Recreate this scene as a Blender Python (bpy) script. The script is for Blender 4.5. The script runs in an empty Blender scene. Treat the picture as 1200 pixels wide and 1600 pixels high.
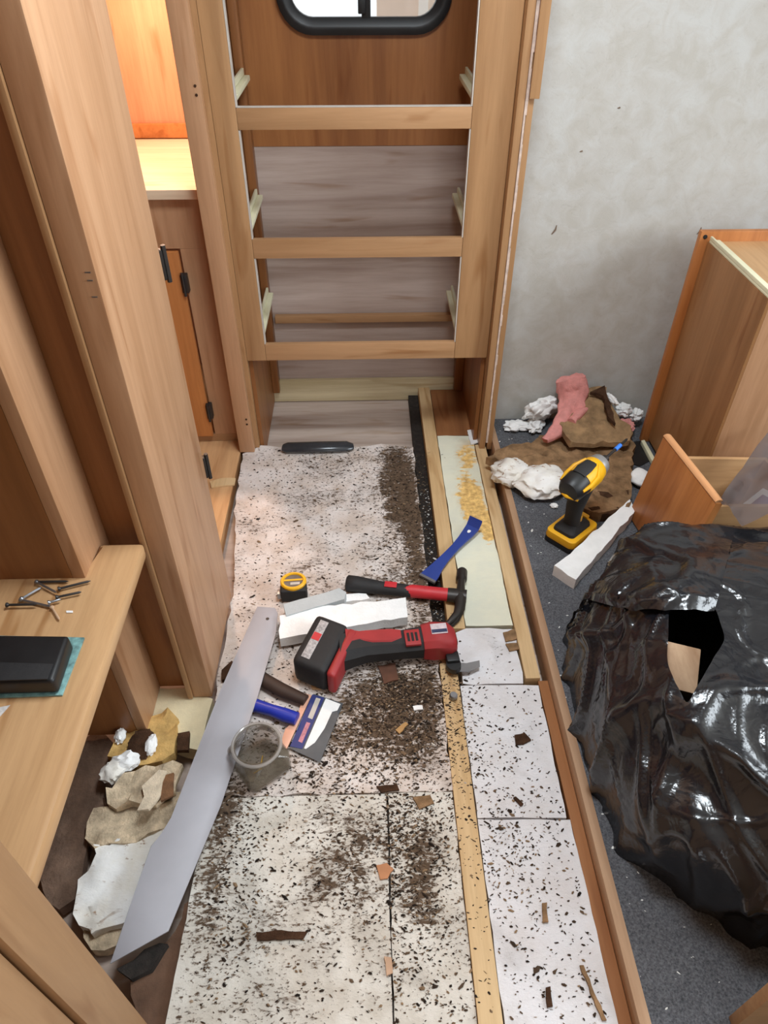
import bpy, bmesh, math, random
from mathutils import Vector, Matrix, noise, geometry

# ---------------------------------------------------------------- camera, world, lights
sc = bpy.context.scene
COL = sc.collection
R = math.radians
F, PITCH, YAW, H = 1090.0, R(40.86), R(1.6), 1.45

cam = bpy.data.cameras.new('camera'); camo = bpy.data.objects.new('camera', cam); COL.objects.link(camo)
camo.location = (0, 0, H); camo.rotation_euler = (R(90) - PITCH, 0, -YAW)
cam.sensor_fit = 'VERTICAL'; cam.sensor_height = 36.0; cam.lens = 36.0 * F / 1600.0
cam.clip_start = 0.02; cam.clip_end = 60
sc.camera = camo

sc.view_settings.view_transform = 'Standard'; sc.view_settings.look = 'None'
sc.view_settings.gamma = 1.0; sc.view_settings.use_curve_mapping = False
sc.view_settings.exposure = -0.05

w = bpy.data.worlds.new('sky'); sc.world = w; w.use_nodes = True
bg = w.node_tree.nodes['Background']; bg.inputs[0].default_value = (0.90, 0.96, 1.0, 1); bg.inputs[1].default_value = 1.3

def area(name, loc, target, sx, sy, energy, col):
    l = bpy.data.lights.new(name, 'AREA'); l.shape = 'RECTANGLE'; l.size = sx; l.size_y = sy
    l.energy = energy; l.color = col
    o = bpy.data.objects.new(name, l); COL.objects.link(o); o.location = loc
    o.rotation_euler = (Vector(target) - Vector(loc)).to_track_quat('-Z', 'Y').to_euler()
    return o
area('added_overhead_light', (0.22, 1.08, 2.13), (0.22, 1.08, 0.0), 0.46, 0.46, 27, (0.86, 0.94, 1.0))  # added overhead light, source unseen, brightens the floor and debris pile
area('daylight_door', (0.75, -1.74, 1.15), (0.75, 0.0, 1.0), 0.75, 1.6, 4, (0.92, 0.96, 1.0))
area('daylight_side_window', (2.27, 0.45, 1.45), (0.0, 0.45, 1.2), 1.5, 0.85, 46, (0.86, 0.94, 1.0))

# ---------------------------------------------------------------- helpers
cp, sp = math.cos(PITCH), math.sin(PITCH)
_rz = Matrix.Rotation(-YAW, 3, 'Z')
FW, UP, RT = _rz @ Vector((0, cp, -sp)), _rz @ Vector((0, sp, cp)), _rz @ Vector((1, 0, 0))
EYE = Vector((0, 0, H))
def ray(x, y): return FW + RT * ((x - 600) / F) - UP * ((y - 800) / F)
def Zp(x, y, z=0.0, b=0.0):                      # photo point on the plane height = z + b*Y
    d = ray(x, y); t = (z - H) / (d.z - b * d.y); return EYE + d * t
def Yp(x, y, yy): d = ray(x, y); return EYE + d * (yy / d.y)
def Xp(x, y, xx): d = ray(x, y); return EYE + d * (xx / d.x)

def lin(c): return c / 12.92 if c <= 0.04045 else ((c + 0.055) / 1.055) ** 2.4
def rgb(r, g, b): return (lin(r / 255), lin(g / 255), lin(b / 255), 1)

class B:
    def __init__(s): s.bm = bmesh.new(); s.mi = 0
    def face(s, vs):
        try:
            f = s.bm.faces.new(vs); f.material_index = s.mi; return f
        except ValueError: return None
    def box(s, a, b, bev=0.0, M=None, seg=2):
        x0, y0, z0 = a; x1, y1, z1 = b
        vs = [s.bm.verts.new(p) for p in ((x0,y0,z0),(x1,y0,z0),(x1,y1,z0),(x0,y1,z0),(x0,y0,z1),(x1,y0,z1),(x1,y1,z1),(x0,y1,z1))]
        fs = [s.face([vs[i] for i in q]) for q in ((3,2,1,0),(4,5,6,7),(0,1,5,4),(1,2,6,5),(2,3,7,6),(3,0,4,7))]
        return s._fin(vs, fs, bev, M, seg)
    def _fin(s, vs, fs, bev, M, seg=2):
        if M is not None:
            for v in vs: v.co = M @ v.co
        if bev > 0:
            es = list({e for f in fs for e in f.edges})
            bmesh.ops.bevel(s.bm, geom=es, offset=bev, segments=seg, profile=0.6, affect='EDGES', clamp_overlap=True)
        return s
    def prism(s, pts, z0, z1, bev=0.0, M=None, seg=2):      # polygon in XY, extruded along Z
        n = len(pts)
        ar = sum(pts[i][0]*pts[(i+1)%n][1] - pts[(i+1)%n][0]*pts[i][1] for i in range(n))
        if ar < 0: pts = pts[::-1]
        lo = [s.bm.verts.new((p[0], p[1], z0)) for p in pts]; hi = [s.bm.verts.new((p[0], p[1], z1)) for p in pts]
        fs = [s.face(lo[::-1]), s.face(hi)] + [s.face([lo[i], lo[(i+1)%n], hi[(i+1)%n], hi[i]]) for i in range(n)]
        return s._fin(lo + hi, fs, bev, M, seg)
    def loft(s, rings, cap=True, M=None):
        rs = [[s.bm.verts.new(M @ Vector(p) if M is not None else p) for p in r] for r in rings]
        n = len(rs[0])
        for a, b in zip(rs, rs[1:]):
            for i in range(n): s.face([a[i], a[(i+1)%n], b[(i+1)%n], b[i]])
        if cap: s.face(rs[0][::-1]); s.face(rs[-1])
        return s
    def tube(s, pts, rad, n=10, M=None, cap=True):           # swept circle; rad number, list, or list of (ra, rb)
        pts = [Vector(p) for p in pts]; rings = []
        if not isinstance(rad, (list, tuple)): rad = [rad] * len(pts)
        up = None
        for i, p in enumerate(pts):
            t = (pts[min(i+1, len(pts)-1)] - pts[max(i-1, 0)]).normalized()
            if up is None:
                up = Vector((0, 0, 1)) if abs(t.z) < 0.9 else Vector((0, 1, 0))
            a = t.cross(up).normalized(); b = a.cross(t).normalized(); up = b
            r = rad[i]; ra, rb = r if isinstance(r, (list, tuple)) else (r, r)
            rings.append([p + a * (ra * math.cos(2*math.pi*k/n)) + b * (rb * math.sin(2*math.pi*k/n)) for k in range(n)])
        return s.loft(rings, cap, M)
    def lathe(s, prof, n=24, M=None, cap=True):              # profile (r, z)
        return s.loft([[Vector((r*math.cos(2*math.pi*k/n), r*math.sin(2*math.pi*k/n), z)) for k in range(n)] for r, z in prof], cap, M)
    def blob(s, c, rad, amp=0.2, sc_=6.0, seed=0, sub=3, flat=None, M=None, ridge=False):
        off = Vector((seed*13.7, seed*7.1, seed*3.3))
        r = bmesh.ops.create_icosphere(s.bm, subdivisions=sub, radius=1.0)
        for v in r['verts']:
            d = v.co.copy()
            q = noise.fractal(d*sc_*0.4 + off, 1.5, 2.1, 3)
            if ridge: q = 0.6 - abs(q)*1.6
            p = d * (1 + amp*q)
            p = Vector((p.x*rad[0], p.y*rad[1], p.z*rad[2]))
            if flat is not None: p.z = max(p.z, flat)
            if M is not None: p = M @ p
            v.co = p + Vector(c)
        for v in r['verts']:
            for f in v.link_faces: f.material_index = s.mi
        return s

def finish(name, b, mat, parent=None, local=False, smooth=40, origin=True):
    bm = b.bm
    bmesh.ops.recalc_face_normals(bm, faces=bm.faces)
    if parent is not None and not local:
        bm.transform(parent_inv(parent))
    loc = Vector((0, 0, 0))
    if parent is None and origin and len(bm.verts):
        xs = [v.co for v in bm.verts]
        loc = Vector((sum(v.x for v in xs)/len(xs), sum(v.y for v in xs)/len(xs), min(v.z for v in xs)))
        bm.transform(Matrix.Translation(-loc))
    if smooth:
        ang = R(smooth)
        for f in bm.faces: f.smooth = True
        for e in bm.edges:
            if len(e.link_faces) == 2 and e.calc_face_angle(0) > ang: e.smooth = False
    me = bpy.data.meshes.new(name); bm.to_mesh(me); bm.free()
    for m in (mat if isinstance(mat, (list, tuple)) else [mat]): me.materials.append(m)
    o = bpy.data.objects.new(name, me); COL.objects.link(o)
    if parent is not None: o.parent = parent
    else: o.location = loc
    return o
_WM = {}
def parent_inv(p):
    m = Matrix(); q = p
    while q is not None:
        m = Matrix.LocRotScale(q.location, q.rotation_euler, q.scale) @ m
        q = q.parent
    return m.inverted()
def tag(o, label, cat, group=None, kind=None):
    o['label'] = label; o['category'] = cat
    if group: o['group'] = group
    if kind: o['kind'] = kind
    return o
def thing(name, label, cat, loc, rot=(0, 0, 0), group=None):
    o = bpy.data.objects.new(name, None); COL.objects.link(o); o.empty_display_size = 0.05
    o.location = loc; o.rotation_euler = rot
    return tag(o, label, cat, group)
def struct(name, b, mat, label=None, parent=None, **k):
    o = finish(name, b, mat, parent, **k)
    if parent is None:
        o['kind'] = 'structure'
        if label: o['label'] = label
    return o
def structE(name, label, loc=(0, 0, 0)):
    o = bpy.data.objects.new(name, None); COL.objects.link(o); o.location = loc; o['kind'] = 'structure'; o['label'] = label
    return o
def box(a, b, bev=0.0, M=None): return B().box(a, b, bev, M)

def chunk(poly, zf, th, jit=0.004, cell=0.03, namp=0.002, nsc=20, seed=0, step=0.03, under=None):
    """irregular slab over an outline: poly of (x, y), zf underside height (number or function), th thickness"""
    rnd = random.Random(seed); off = Vector((seed*5.1, seed*2.3, 0))
    if not callable(zf):
        zc = zf; zf = lambda x, y: zc
    out = []
    n = len(poly)
    for i in range(n):
        a, b_ = Vector(poly[i][:2]), Vector(poly[(i+1) % n][:2]); L = (b_-a).length; k = max(1, int(L/step))
        for j in range(k):
            p = a.lerp(b_, j/k)
            out.append(p + (Vector((rnd.uniform(-jit, jit), rnd.uniform(-jit, jit))) if (j or jit > 0.003) else Vector((0, 0))))
    xs = [p.x for p in out]; ys = [p.y for p in out]
    inner = []
    y = min(ys) + cell*0.5
    while y < max(ys):
        x = min(xs) + cell*0.5
        while x < max(xs):
            q = Vector((x + rnd.uniform(-.3, .3)*cell, y + rnd.uniform(-.3, .3)*cell)); inner.append(q); x += cell
        y += cell
    m = len(out)
    vs, es, fs, *_ = geometry.delaunay_2d_cdt(out + inner, [(i, (i+1) % m) for i in range(m)], [list(range(m))], 1, 1e-5)
    b = B(); top, bot = [], []
    for v in vs:
        z = zf(v.x, v.y); nz = noise.fractal(Vector((v.x*nsc, v.y*nsc, 0)) + off, 0.9, 2.0, 4)*namp
        top.append(b.bm.verts.new((v.x, v.y, z + th + nz))); bot.append(b.bm.verts.new((v.x, v.y, z)))
    cnt = {}
    for f in fs:
        b.face([top[i] for i in f]); b.face([bot[i] for i in reversed(f)])
        for i in range(len(f)):
            e = (f[i], f[(i+1) % len(f)]); cnt[e] = 1
    for (i, j) in list(cnt):
        if (j, i) not in cnt: b.face([bot[i], bot[j], top[j], top[i]])
    return b
def pxpoly(pts, z=0.0, b=0.0): return [tuple(Zp(x, y, z, b)) for x, y in pts]

# ---------------------------------------------------------------- materials
def mat_new(name):
    m = bpy.data.materials.new(name); m.use_nodes = True; nt = m.node_tree
    return m, nt, nt.nodes['Principled BSDF']
def N(nt, typ, **k):
    n = nt.nodes.new(typ)
    for a, v in k.items(): setattr(n, a, v)
    return n
def ramp(nt, stops):
    r = N(nt, 'ShaderNodeValToRGB'); el = r.color_ramp.elements
    while len(el) < len(stops): el.new(0.5)
    for e, (p, c) in zip(el, stops): e.position = p; e.color = c
    return r
def coords(nt, scale=(1, 1, 1), kind='Object'):
    tc = N(nt, 'ShaderNodeTexCoord'); mp = N(nt, 'ShaderNodeMapping'); mp.inputs['Scale'].default_value = scale
    nt.links.new(tc.outputs[kind], mp.inputs['Vector']); return mp.outputs['Vector']
def nz(nt, vec, scale, detail=4, rough=0.6, dist=0.0):
    n = N(nt, 'ShaderNodeTexNoise'); n.inputs['Scale'].default_value = scale; n.inputs['Detail'].default_value = detail
    n.inputs['Roughness'].default_value = rough; n.inputs['Distortion'].default_value = dist
    nt.links.new(vec, n.inputs['Vector']); return n.outputs['Fac']
def bump(nt, p, h, strength=0.3, dist=0.003):
    b = N(nt, 'ShaderNodeBump'); b.inputs['Strength'].default_value = strength; b.inputs['Distance'].default_value = dist
    nt.links.new(h, b.inputs['Height']); nt.links.new(b.outputs['Normal'], p.inputs['Normal'])
def mix(nt, fac, a, b, mode='MIX'):
    m = N(nt, 'ShaderNodeMix'); m.data_type = 'RGBA'; m.blend_type = mode
    for s_, v in ((m.inputs['Factor'], fac), (m.inputs['A'], a), (m.inputs['B'], b)):
        pass
    fa, aa, bb = m.inputs[0], m.inputs[6], m.inputs[7]
    for s_, v in ((fa, fac), (aa, a), (bb, b)):
        if hasattr(v, 'is_linked'): nt.links.new(v, s_)
        elif v is not None: s_.default_value = v
    return m.outputs[2]

def plain(name, col, rough=0.6, metal=0.0, var=0.12, sc_=18, bmp=0.0, spec=0.5):
    m, nt, p = mat_new(name); v = coords(nt); f = nz(nt, v, sc_)
    d = tuple(c*(1-var) for c in col[:3]) + (1,); l = tuple(min(1, c*(1+var)) for c in col[:3]) + (1,)
    r = ramp(nt, [(0.3, d), (0.7, l)]); nt.links.new(f, r.inputs[0]); nt.links.new(r.outputs[0], p.inputs['Base Color'])
    p.inputs['Roughness'].default_value = rough; p.inputs['Metallic'].default_value = metal
    p.inputs['Specular IOR Level'].default_value = spec
    if bmp: bump(nt, p, nz(nt, v, sc_*6, 5), bmp)
    return m
def wood(name, c1, c2, axis='Z', rough=0.42, fine=70, spec=0.4, bmp=0.08):
    m, nt, p = mat_new(name)
    s = {'X': (0.06, 1, 1), 'Y': (1, 0.06, 1), 'Z': (1, 1, 0.06)}[axis]
    v = coords(nt, s)
    big = nz(nt, v, 9, 3, 0.5, 1.2); fn = nz(nt, v, fine, 5, 0.7, 0.4)
    r = ramp(nt, [(0.30, c2), (0.62, c1)]); nt.links.new(big, r.inputs[0])
    r2 = ramp(nt, [(0.25, (0.72, 0.66, 0.6, 1)), (0.6, (1, 1, 1, 1))]); nt.links.new(fn, r2.inputs[0])
    # elongated flecks and knots typical of printed oak or maple laminate
    v3 = coords(nt, tuple(x*1.0 if x == 1 else 0.12 for x in s)); fl = nz(nt, v3, 24, 2, 0.4, 0.8)
    r3 = ramp(nt, [(0.60, (1, 1, 1, 1)), (0.74, (0.76, 0.66, 0.56, 1))]); nt.links.new(fl, r3.inputs[0])
    c = mix(nt, 0.6, r.outputs[0], r2.outputs[0], 'MULTIPLY'); c = mix(nt, 1.0, c, r3.outputs[0], 'MULTIPLY')
    nt.links.new(c, p.inputs['Base Color']); p.inputs['Roughness'].default_value = rough
    p.inputs['Specular IOR Level'].default_value = spec
    if bmp: bump(nt, p, fn, bmp, 0.001)
    return m

def speckled(name, base, base2, dirt, level=0.0, stains=(), fine=150, rough=0.85, patch=None):
    """white foam with dirt crumbs pressed into it; stains: (x, y, rx, ry, strength) in world metres"""
    m, nt, p = mat_new(name)
    geo = N(nt, 'ShaderNodeNewGeometry'); pos = geo.outputs['Position']
    def mapped(scale):
        mp = N(nt, 'ShaderNodeMapping'); mp.inputs['Scale'].default_value = scale; nt.links.new(pos, mp.inputs['Vector']); return mp.outputs['Vector']
    lo = nz(nt, mapped((1, 1, 0)), 7, 4, 0.6, 0.5)
    sp1 = nz(nt, mapped((0.55, 1, 0.3)), fine, 3, 0.65, 0.3)
    sp2 = nz(nt, mapped((0.45, 1, 0.3)), fine*0.36, 4, 0.7, 0.6)
    acc = N(nt, 'ShaderNodeMath', operation='MULTIPLY_ADD'); nt.links.new(lo, acc.inputs[0])
    acc.inputs[1].default_value = 0.42; acc.inputs[2].default_value = -0.21 + level
    val = acc.outputs[0]
    for (x, y, rx, ry, st) in stains:
        mp = N(nt, 'ShaderNodeMapping'); mp.vector_type = 'POINT'
        mp.inputs['Location'].default_value = (-x/rx, -y/ry, 0); mp.inputs['Scale'].default_value = (1/rx, 1/ry, 0)
        nt.links.new(pos, mp.inputs['Vector'])
        ln = N(nt, 'ShaderNodeVectorMath', operation='LENGTH'); nt.links.new(mp.outputs['Vector'], ln.inputs[0])
        mr = N(nt, 'ShaderNodeMapRange'); mr.interpolation_type = 'SMOOTHSTEP'
        for i, q in zip(range(1, 5), (0.0, 1.0, st, 0.0)): mr.inputs[i].default_value = q
        nt.links.new(ln.outputs['Value'], mr.inputs[0])
        ad = N(nt, 'ShaderNodeMath', operation='ADD'); nt.links.new(val, ad.inputs[0]); nt.links.new(mr.outputs[0], ad.inputs[1]); val = ad.outputs[0]
    def thr(sp_, t, wd):
        a = N(nt, 'ShaderNodeMath', operation='ADD'); nt.links.new(sp_, a.inputs[0]); nt.links.new(val, a.inputs[1])
        mr = N(nt, 'ShaderNodeMapRange'); mr.inputs[1].default_value = t; mr.inputs[2].default_value = t + wd
        nt.links.new(a.outputs[0], mr.inputs[0]); return mr.outputs[0]
    d1 = thr(sp1, 0.60, 0.10); d2 = thr(sp2, 0.63, 0.10); wash = thr(lo, 0.48, 0.55)
    bs = ramp(nt, [(0.35, base2), (0.62, base)]); nt.links.new(nz(nt, mapped((1, 1, 1)), 12, 3), bs.inputs[0])
    half = tuple(0.45*a + 0.55*b_ for a, b_ in zip(base, dirt))[:3] + (1,)
    dk = ramp(nt, [(0.3, dirt), (0.7, tuple(min(1, c*2.3) for c in dirt[:3]) + (1,))]); nt.links.new(nz(nt, mapped((1, 1, 1)), 60, 3), dk.inputs[0])
    c = mix(nt, wash, bs.outputs[0], half); c = mix(nt, d1, c, dk.outputs[0]); c = mix(nt, d2, c, dk.outputs[0])
    nt.links.new(c, p.inputs['Base Color']); p.inputs['Roughness'].default_value = rough
    p.inputs['Specular IOR Level'].default_value = 0.2
    bump(nt, p, sp1, 0.5, 0.004)
    return m

LITE = (rgb(202, 160, 122), rgb(184, 140, 100))
M_panelZ = wood('maple_laminate', rgb(195, 151, 115), rgb(177, 133, 97), 'Z')
M_panelY = wood('maple_laminate_bench', rgb(205, 163, 118), rgb(190, 148, 104), 'Y')
M_frameZ = wood('oak_laminate_upright', rgb(184, 142, 100), rgb(158, 118, 80), 'Z', fine=45)
M_frameX = wood('oak_laminate_rail', rgb(186, 144, 104), rgb(164, 124, 86), 'X', fine=45)
M_dark = wood('brown_panel', rgb(150, 98, 56), rgb(122, 76, 40), 'Z')
M_inner = wood('dark_brown_panel', rgb(164, 108, 62), rgb(138, 86, 48), 'Z')
M_orange = wood('orange_stained_wood', rgb(196, 128, 72), rgb(168, 102, 52), 'Z')
M_orangeY = wood('orange_stained_wood_flat', rgb(198, 132, 78), rgb(172, 108, 58), 'Y')
M_grey_ply = wood('grey_plywood', rgb(200, 182, 172), rgb(160, 138, 126), 'X', rough=0.8, fine=60, spec=0.2)
M_pine = wood('raw_pine', rgb(222, 192, 148), rgb(204, 168, 120), 'Y', rough=0.75, spec=0.2)
M_pineX = wood('weathered_pine', rgb(226, 212, 176), rgb(190, 172, 134), 'X', rough=0.8, spec=0.2)
M_brownY = wood('brown_edge_wood', rgb(166, 112, 68), rgb(132, 84, 48), 'Y', rough=0.7)
M_tan = wood('tan_plywood_edge', rgb(204, 170, 138), rgb(168, 132, 102), 'Y', rough=0.75)
M_plyfloor = wood('floor_plywood', rgb(214, 168, 120), rgb(190, 142, 96), 'Y', rough=0.7)
M_belly = wood('belly_plywood', rgb(206, 190, 178), rgb(170, 150, 138), 'X', rough=0.85, spec=0.2)
M_soil = plain('black_groove_dirt', rgb(44, 38, 34), 0.95, var=0.5, sc_=60, bmp=0.8)
M_white_edge = plain('white_edge', rgb(196, 188, 178), 0.6)
M_slide = plain('cream_plastic', rgb(226, 222, 190), 0.45, var=0.05)
M_black = plain('black_plastic', rgb(26, 26, 27), 0.45, var=0.3)
M_blackm = plain('black_rubber', rgb(34, 33, 34), 0.7, var=0.25, bmp=0.2)
M_red = plain('red_plastic', rgb(160, 44, 46), 0.5, var=0.1)
M_redb = plain('bright_red_grip', rgb(198, 44, 52), 0.5, var=0.08)
M_yellow = plain('yellow_plastic', rgb(240, 178, 24), 0.42, var=0.06)
M_blue = plain('blue_steel', rgb(38, 62, 140), 0.4, var=0.1)
M_bluep = plain('blue_plastic', rgb(36, 52, 160), 0.35, var=0.15)
M_steel = plain('grey_steel', rgb(150, 152, 156), 0.35, 0.9, var=0.08)
M_dsteel = plain('dark_steel', rgb(64, 60, 58), 0.45, 0.6, var=0.2)
M_strip = plain('grey_metal_strip', rgb(172, 170, 176), 0.5, 0.0, var=0.03)
M_whitefoam = plain('white_foam', rgb(247, 247, 246), 0.9, var=0.05, sc_=30, bmp=0.5, spec=0.2)
M_dirtyfoam = speckled('stained_white_foam', rgb(246, 245, 242), rgb(232, 226, 214), rgb(118, 88, 62), -0.02, fine=70)
M_rot = plain('rotten_brown_board', rgb(142, 112, 82), 0.95, var=0.45, sc_=26, bmp=0.9, spec=0.15)
M_rotdark = plain('dark_rotten_wood', rgb(72, 50, 36), 0.95, var=0.4, sc_=40, bmp=0.9, spec=0.15)
M_pink = plain('pink_fibreglass', rgb(222, 150, 144), 0.95, var=0.14, sc_=40, bmp=0.8, spec=0.1)
M_yelfoam = plain('yellowed_foam', rgb(206, 168, 106), 0.95, var=0.25, sc_=30, bmp=0.8, spec=0.15)
M_beige = plain('beige_rotten_board', rgb(202, 182, 154), 0.95, var=0.42, sc_=34, bmp=0.9, spec=0.15)

def carpet_mat():
    m, nt, p = mat_new('dark_grey_carpet'); v = coords(nt)
    a = nz(nt, v, 260, 3); b_ = nz(nt, v, 9, 3)
    r = ramp(nt, [(0.3, rgb(74, 75, 79)), (0.7, rgb(122, 123, 128))]); nt.links.new(a, r.inputs[0])
    r2 = ramp(nt, [(0.3, (0.8, 0.8, 0.8, 1)), (0.7, (1, 1, 1, 1))]); nt.links.new(b_, r2.inputs[0])
    nt.links.new(mix(nt, 1.0, r.outputs[0], r2.outputs[0], 'MULTIPLY'), p.inputs['Base Color'])
    p.inputs['Roughness'].default_value = 0.97; p.inputs['Specular IOR Level'].default_value = 0.1; bump(nt, p, a, 0.8, 0.004); return m
M_carpet = carpet_mat()
def wallpaper():
    m, nt, p = mat_new('grey_textured_wallpaper'); v = coords(nt); v2 = coords(nt, (1, 1, 1.6))
    a = nz(nt, v, 16, 5, 0.6, 0.6); b_ = nz(nt, v2, 38, 4, 0.6, 1.5)
    r = ramp(nt, [(0.35, rgb(184, 180, 172)), (0.5, rgb(190, 187, 181)), (0.66, rgb(195, 194, 190))]); nt.links.new(a, r.inputs[0])
    r2 = ramp(nt, [(0.28, (0.90, 0.89, 0.88, 1)), (0.40, (1, 1, 1, 1))]); nt.links.new(b_, r2.inputs[0])
    nt.links.new(mix(nt, 0.8, r.outputs[0], r2.outputs[0], 'MULTIPLY'), p.inputs['Base Color'])
    p.inputs['Roughness'].default_value = 0.8; p.inputs['Specular IOR Level'].default_value = 0.25; bump(nt, p, b_, 0.25, 0.003); return m
M_wall = wallpaper()
def bag_mat():
    m, nt, p = mat_new('black_bag_plastic'); v = coords(nt); v2 = coords(nt, (1, 1.0, 0.45))
    a = nz(nt, v2, 14, 3, 0.5, 1.2); b_ = nz(nt, v, 45, 3, 0.55, 0.6)
    ad = N(nt, 'ShaderNodeMath', operation='MULTIPLY_ADD'); nt.links.new(b_, ad.inputs[0]); ad.inputs[1].default_value = 0.3; nt.links.new(a, ad.inputs[2])
    p.inputs['Base Color'].default_value = rgb(25, 26, 31); p.inputs['Roughness'].default_value = 0.22
    p.inputs['Specular IOR Level'].default_value = 0.75
    bump(nt, p, ad.outputs[0], 0.22, 0.02); return m
M_bag = bag_mat()
def clear(name, col, alpha=0.25, rough=0.08):
    m, nt, p = mat_new(name); p.inputs['Base Color'].default_value = col; p.inputs['Roughness'].default_value = rough
    p.inputs['Alpha'].default_value = alpha; p.inputs['Specular IOR Level'].default_value = 0.8; return m
M_glass = clear('window_glass', (0.9, 0.95, 0.95, 1), 0.08, 0.02)
M_clear = clear('clear_plastic', rgb(112, 102, 86), 0.40, 0.08)
M_film = clear('grey_plastic_film', rgb(92, 86, 88), 0.82, 0.18)
def chip_mat(name, stops):
    m, nt, p = mat_new(name); g = N(nt, 'ShaderNodeNewGeometry'); r = ramp(nt, stops)
    nt.links.new(g.outputs['Random Per Island'], r.inputs[0]); nt.links.new(r.outputs[0], p.inputs['Base Color'])
    p.inputs['Roughness'].default_value = 0.9; p.inputs['Specular IOR Level'].default_value = 0.15; return m
M_chip = chip_mat('dark_crumbs', [(0.0, rgb(34, 28, 25)), (0.5, rgb(62, 50, 41)), (0.8, rgb(108, 88, 70)), (0.97, rgb(150, 124, 96)), (1.0, rgb(214, 206, 196))])
M_lint = chip_mat('white_crumbs', [(0.0, rgb(220, 220, 216)), (1.0, rgb(250, 250, 248))])

# ---------------------------------------------------------------- setting: floor, walls
struct('subfloor', box((-1.15, -1.78, -0.10), (2.3, 2.47, -0.061)), M_belly, 'grey plywood under-floor showing where the foam is cut away')
fl = struct('floor', box((0.459, -1.78, -0.06), (2.3, 2.16, 0.03)), M_carpet, 'dark grey carpet beside the opened floor')
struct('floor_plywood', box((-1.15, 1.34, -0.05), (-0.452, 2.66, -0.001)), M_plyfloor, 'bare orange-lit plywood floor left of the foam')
jo = structE('trim_1', 'raw pine floor joists and edge strips around the foam boards')
def strip(name, a, b, m, bev=0.002): return finish(name, box(a, b, bev), m, jo)
strip('joist', (0.171, 0.1, -0.05), (0.214, 1.19, 0.003), M_pine)
strip('joist', (0.205, 1.195, -0.05), (0.250, 2.43, 0.002), M_pine)
strip('edge_strip', (0.381, 1.03, -0.05), (0.418, 2.03, 0.004), M_pine)
strip('edge_strip', (0.412, 0.1, -0.05), (0.437, 1.028, -0.004), M_brownY)
strip('dirt_groove', (0.166, 1.2, -0.060), (0.204, 2.43, -0.034), M_soil, 0)
strip('carpet_edge', (0.438, 0.1, -0.05), (0.4585, 2.14, 0.034), M_tan)
strip('back_sleeper', (-0.40, 2.432, -0.055), (0.36, 2.449, 0.040), M_pineX)
strip('cross_board', (0.252, 2.10, -0.05), (0.40, 2.42, -0.003), M_brownY)

struct('wall_back', box((0.437, 2.152, -0.05), (2.3, 2.20, 2.1)), M_wall, 'grey textured wallpaper wall behind the debris pile')
wl = bpy.data.objects['wall_back']
for (x0, y0, x1, y1, r_) in ((862, 366, 870, 352, .004), (906, 237, 910, 235, .003), (965, 169, 969, 167, .003), (1089, 366, 1096, 355, .003)):
    finish('scuff', B().tube([Yp(x0, y0, 2.1515), Yp((x0+x1)/2+2, (y0+y1)/2, 2.1505), Yp(x1, y1, 2.1515)], [r_*.4, r_*.7, r_*.3], 6), plain('scuff_mark', rgb(120, 100, 84), 0.8), wl)
M_ceil = plain('off_white_ceiling', rgb(214, 208, 196), 0.8, var=0.03)
b = B(); b.box((-1.2, -1.8, 2.1), (-0.02, 2.7, 2.14)); b.box((0.46, -1.8, 2.1), (2.35, 2.7, 2.14)); b.box((-0.02, -1.8, 2.1), (0.46, 0.84, 2.14)); b.box((-0.02, 1.32, 2.1), (0.46, 2.7, 2.14))
struct('ceiling', b, M_ceil, 'off-white ceiling above the room')
b = B(); b.box((2.3, -1.8, -0.05), (2.35, 2.2, 1.0)); b.box((2.3, -1.8, 1.9), (2.35, 2.2, 2.1)); b.box((2.3, -1.8, 1.0), (2.35, -0.3, 1.9)); b.box((2.3, 1.2, 1.0), (2.35, 2.2, 1.9))
struct('wall_right', b, M_wall, 'right wall with a wide window opening beside the room')
b = B(); b.box((-1.2, -1.8, -0.05), (0.35, -1.76, 2.1)); b.box((1.15, -1.8, -0.05), (2.35, -1.76, 2.1)); b.box((0.35, -1.8, 1.97), (1.15, -1.76, 2.1))
struct('wall_front', b, M_panelZ, 'front wall with the open entrance door behind the viewer')
wb = structE('wall_rear', 'brown panelled wall with a window behind the drawer frame', (0, 2.46, 0))
b = B(); b.box((-0.5, 2.451, 0.877), (-0.20, 2.47, 2.1)); b.box((0.22, 2.451, 0.877), (0.5, 2.47, 2.1))
b.box((-0.20, 2.451, 0.877), (0.22, 2.47, 1.205)); b.box((-0.20, 2.451, 1.59), (0.22, 2.47, 2.1))
finish('panel_upper', b, M_inner, wb)
finish('panel_lower', box((-0.5, 2.453, 0.30), (0.5, 2.47, 0.876)), M_grey_ply, wb)
finish('panel_kick', box((-0.5, 2.452, -0.05), (0.5, 2.47, 0.299)), M_grey_ply, wb)
finish('back_cleat', box((-0.335, 2.425, 0.285), (0.34, 2.45, 0.312), 0.002), M_frameX, wb)

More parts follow.
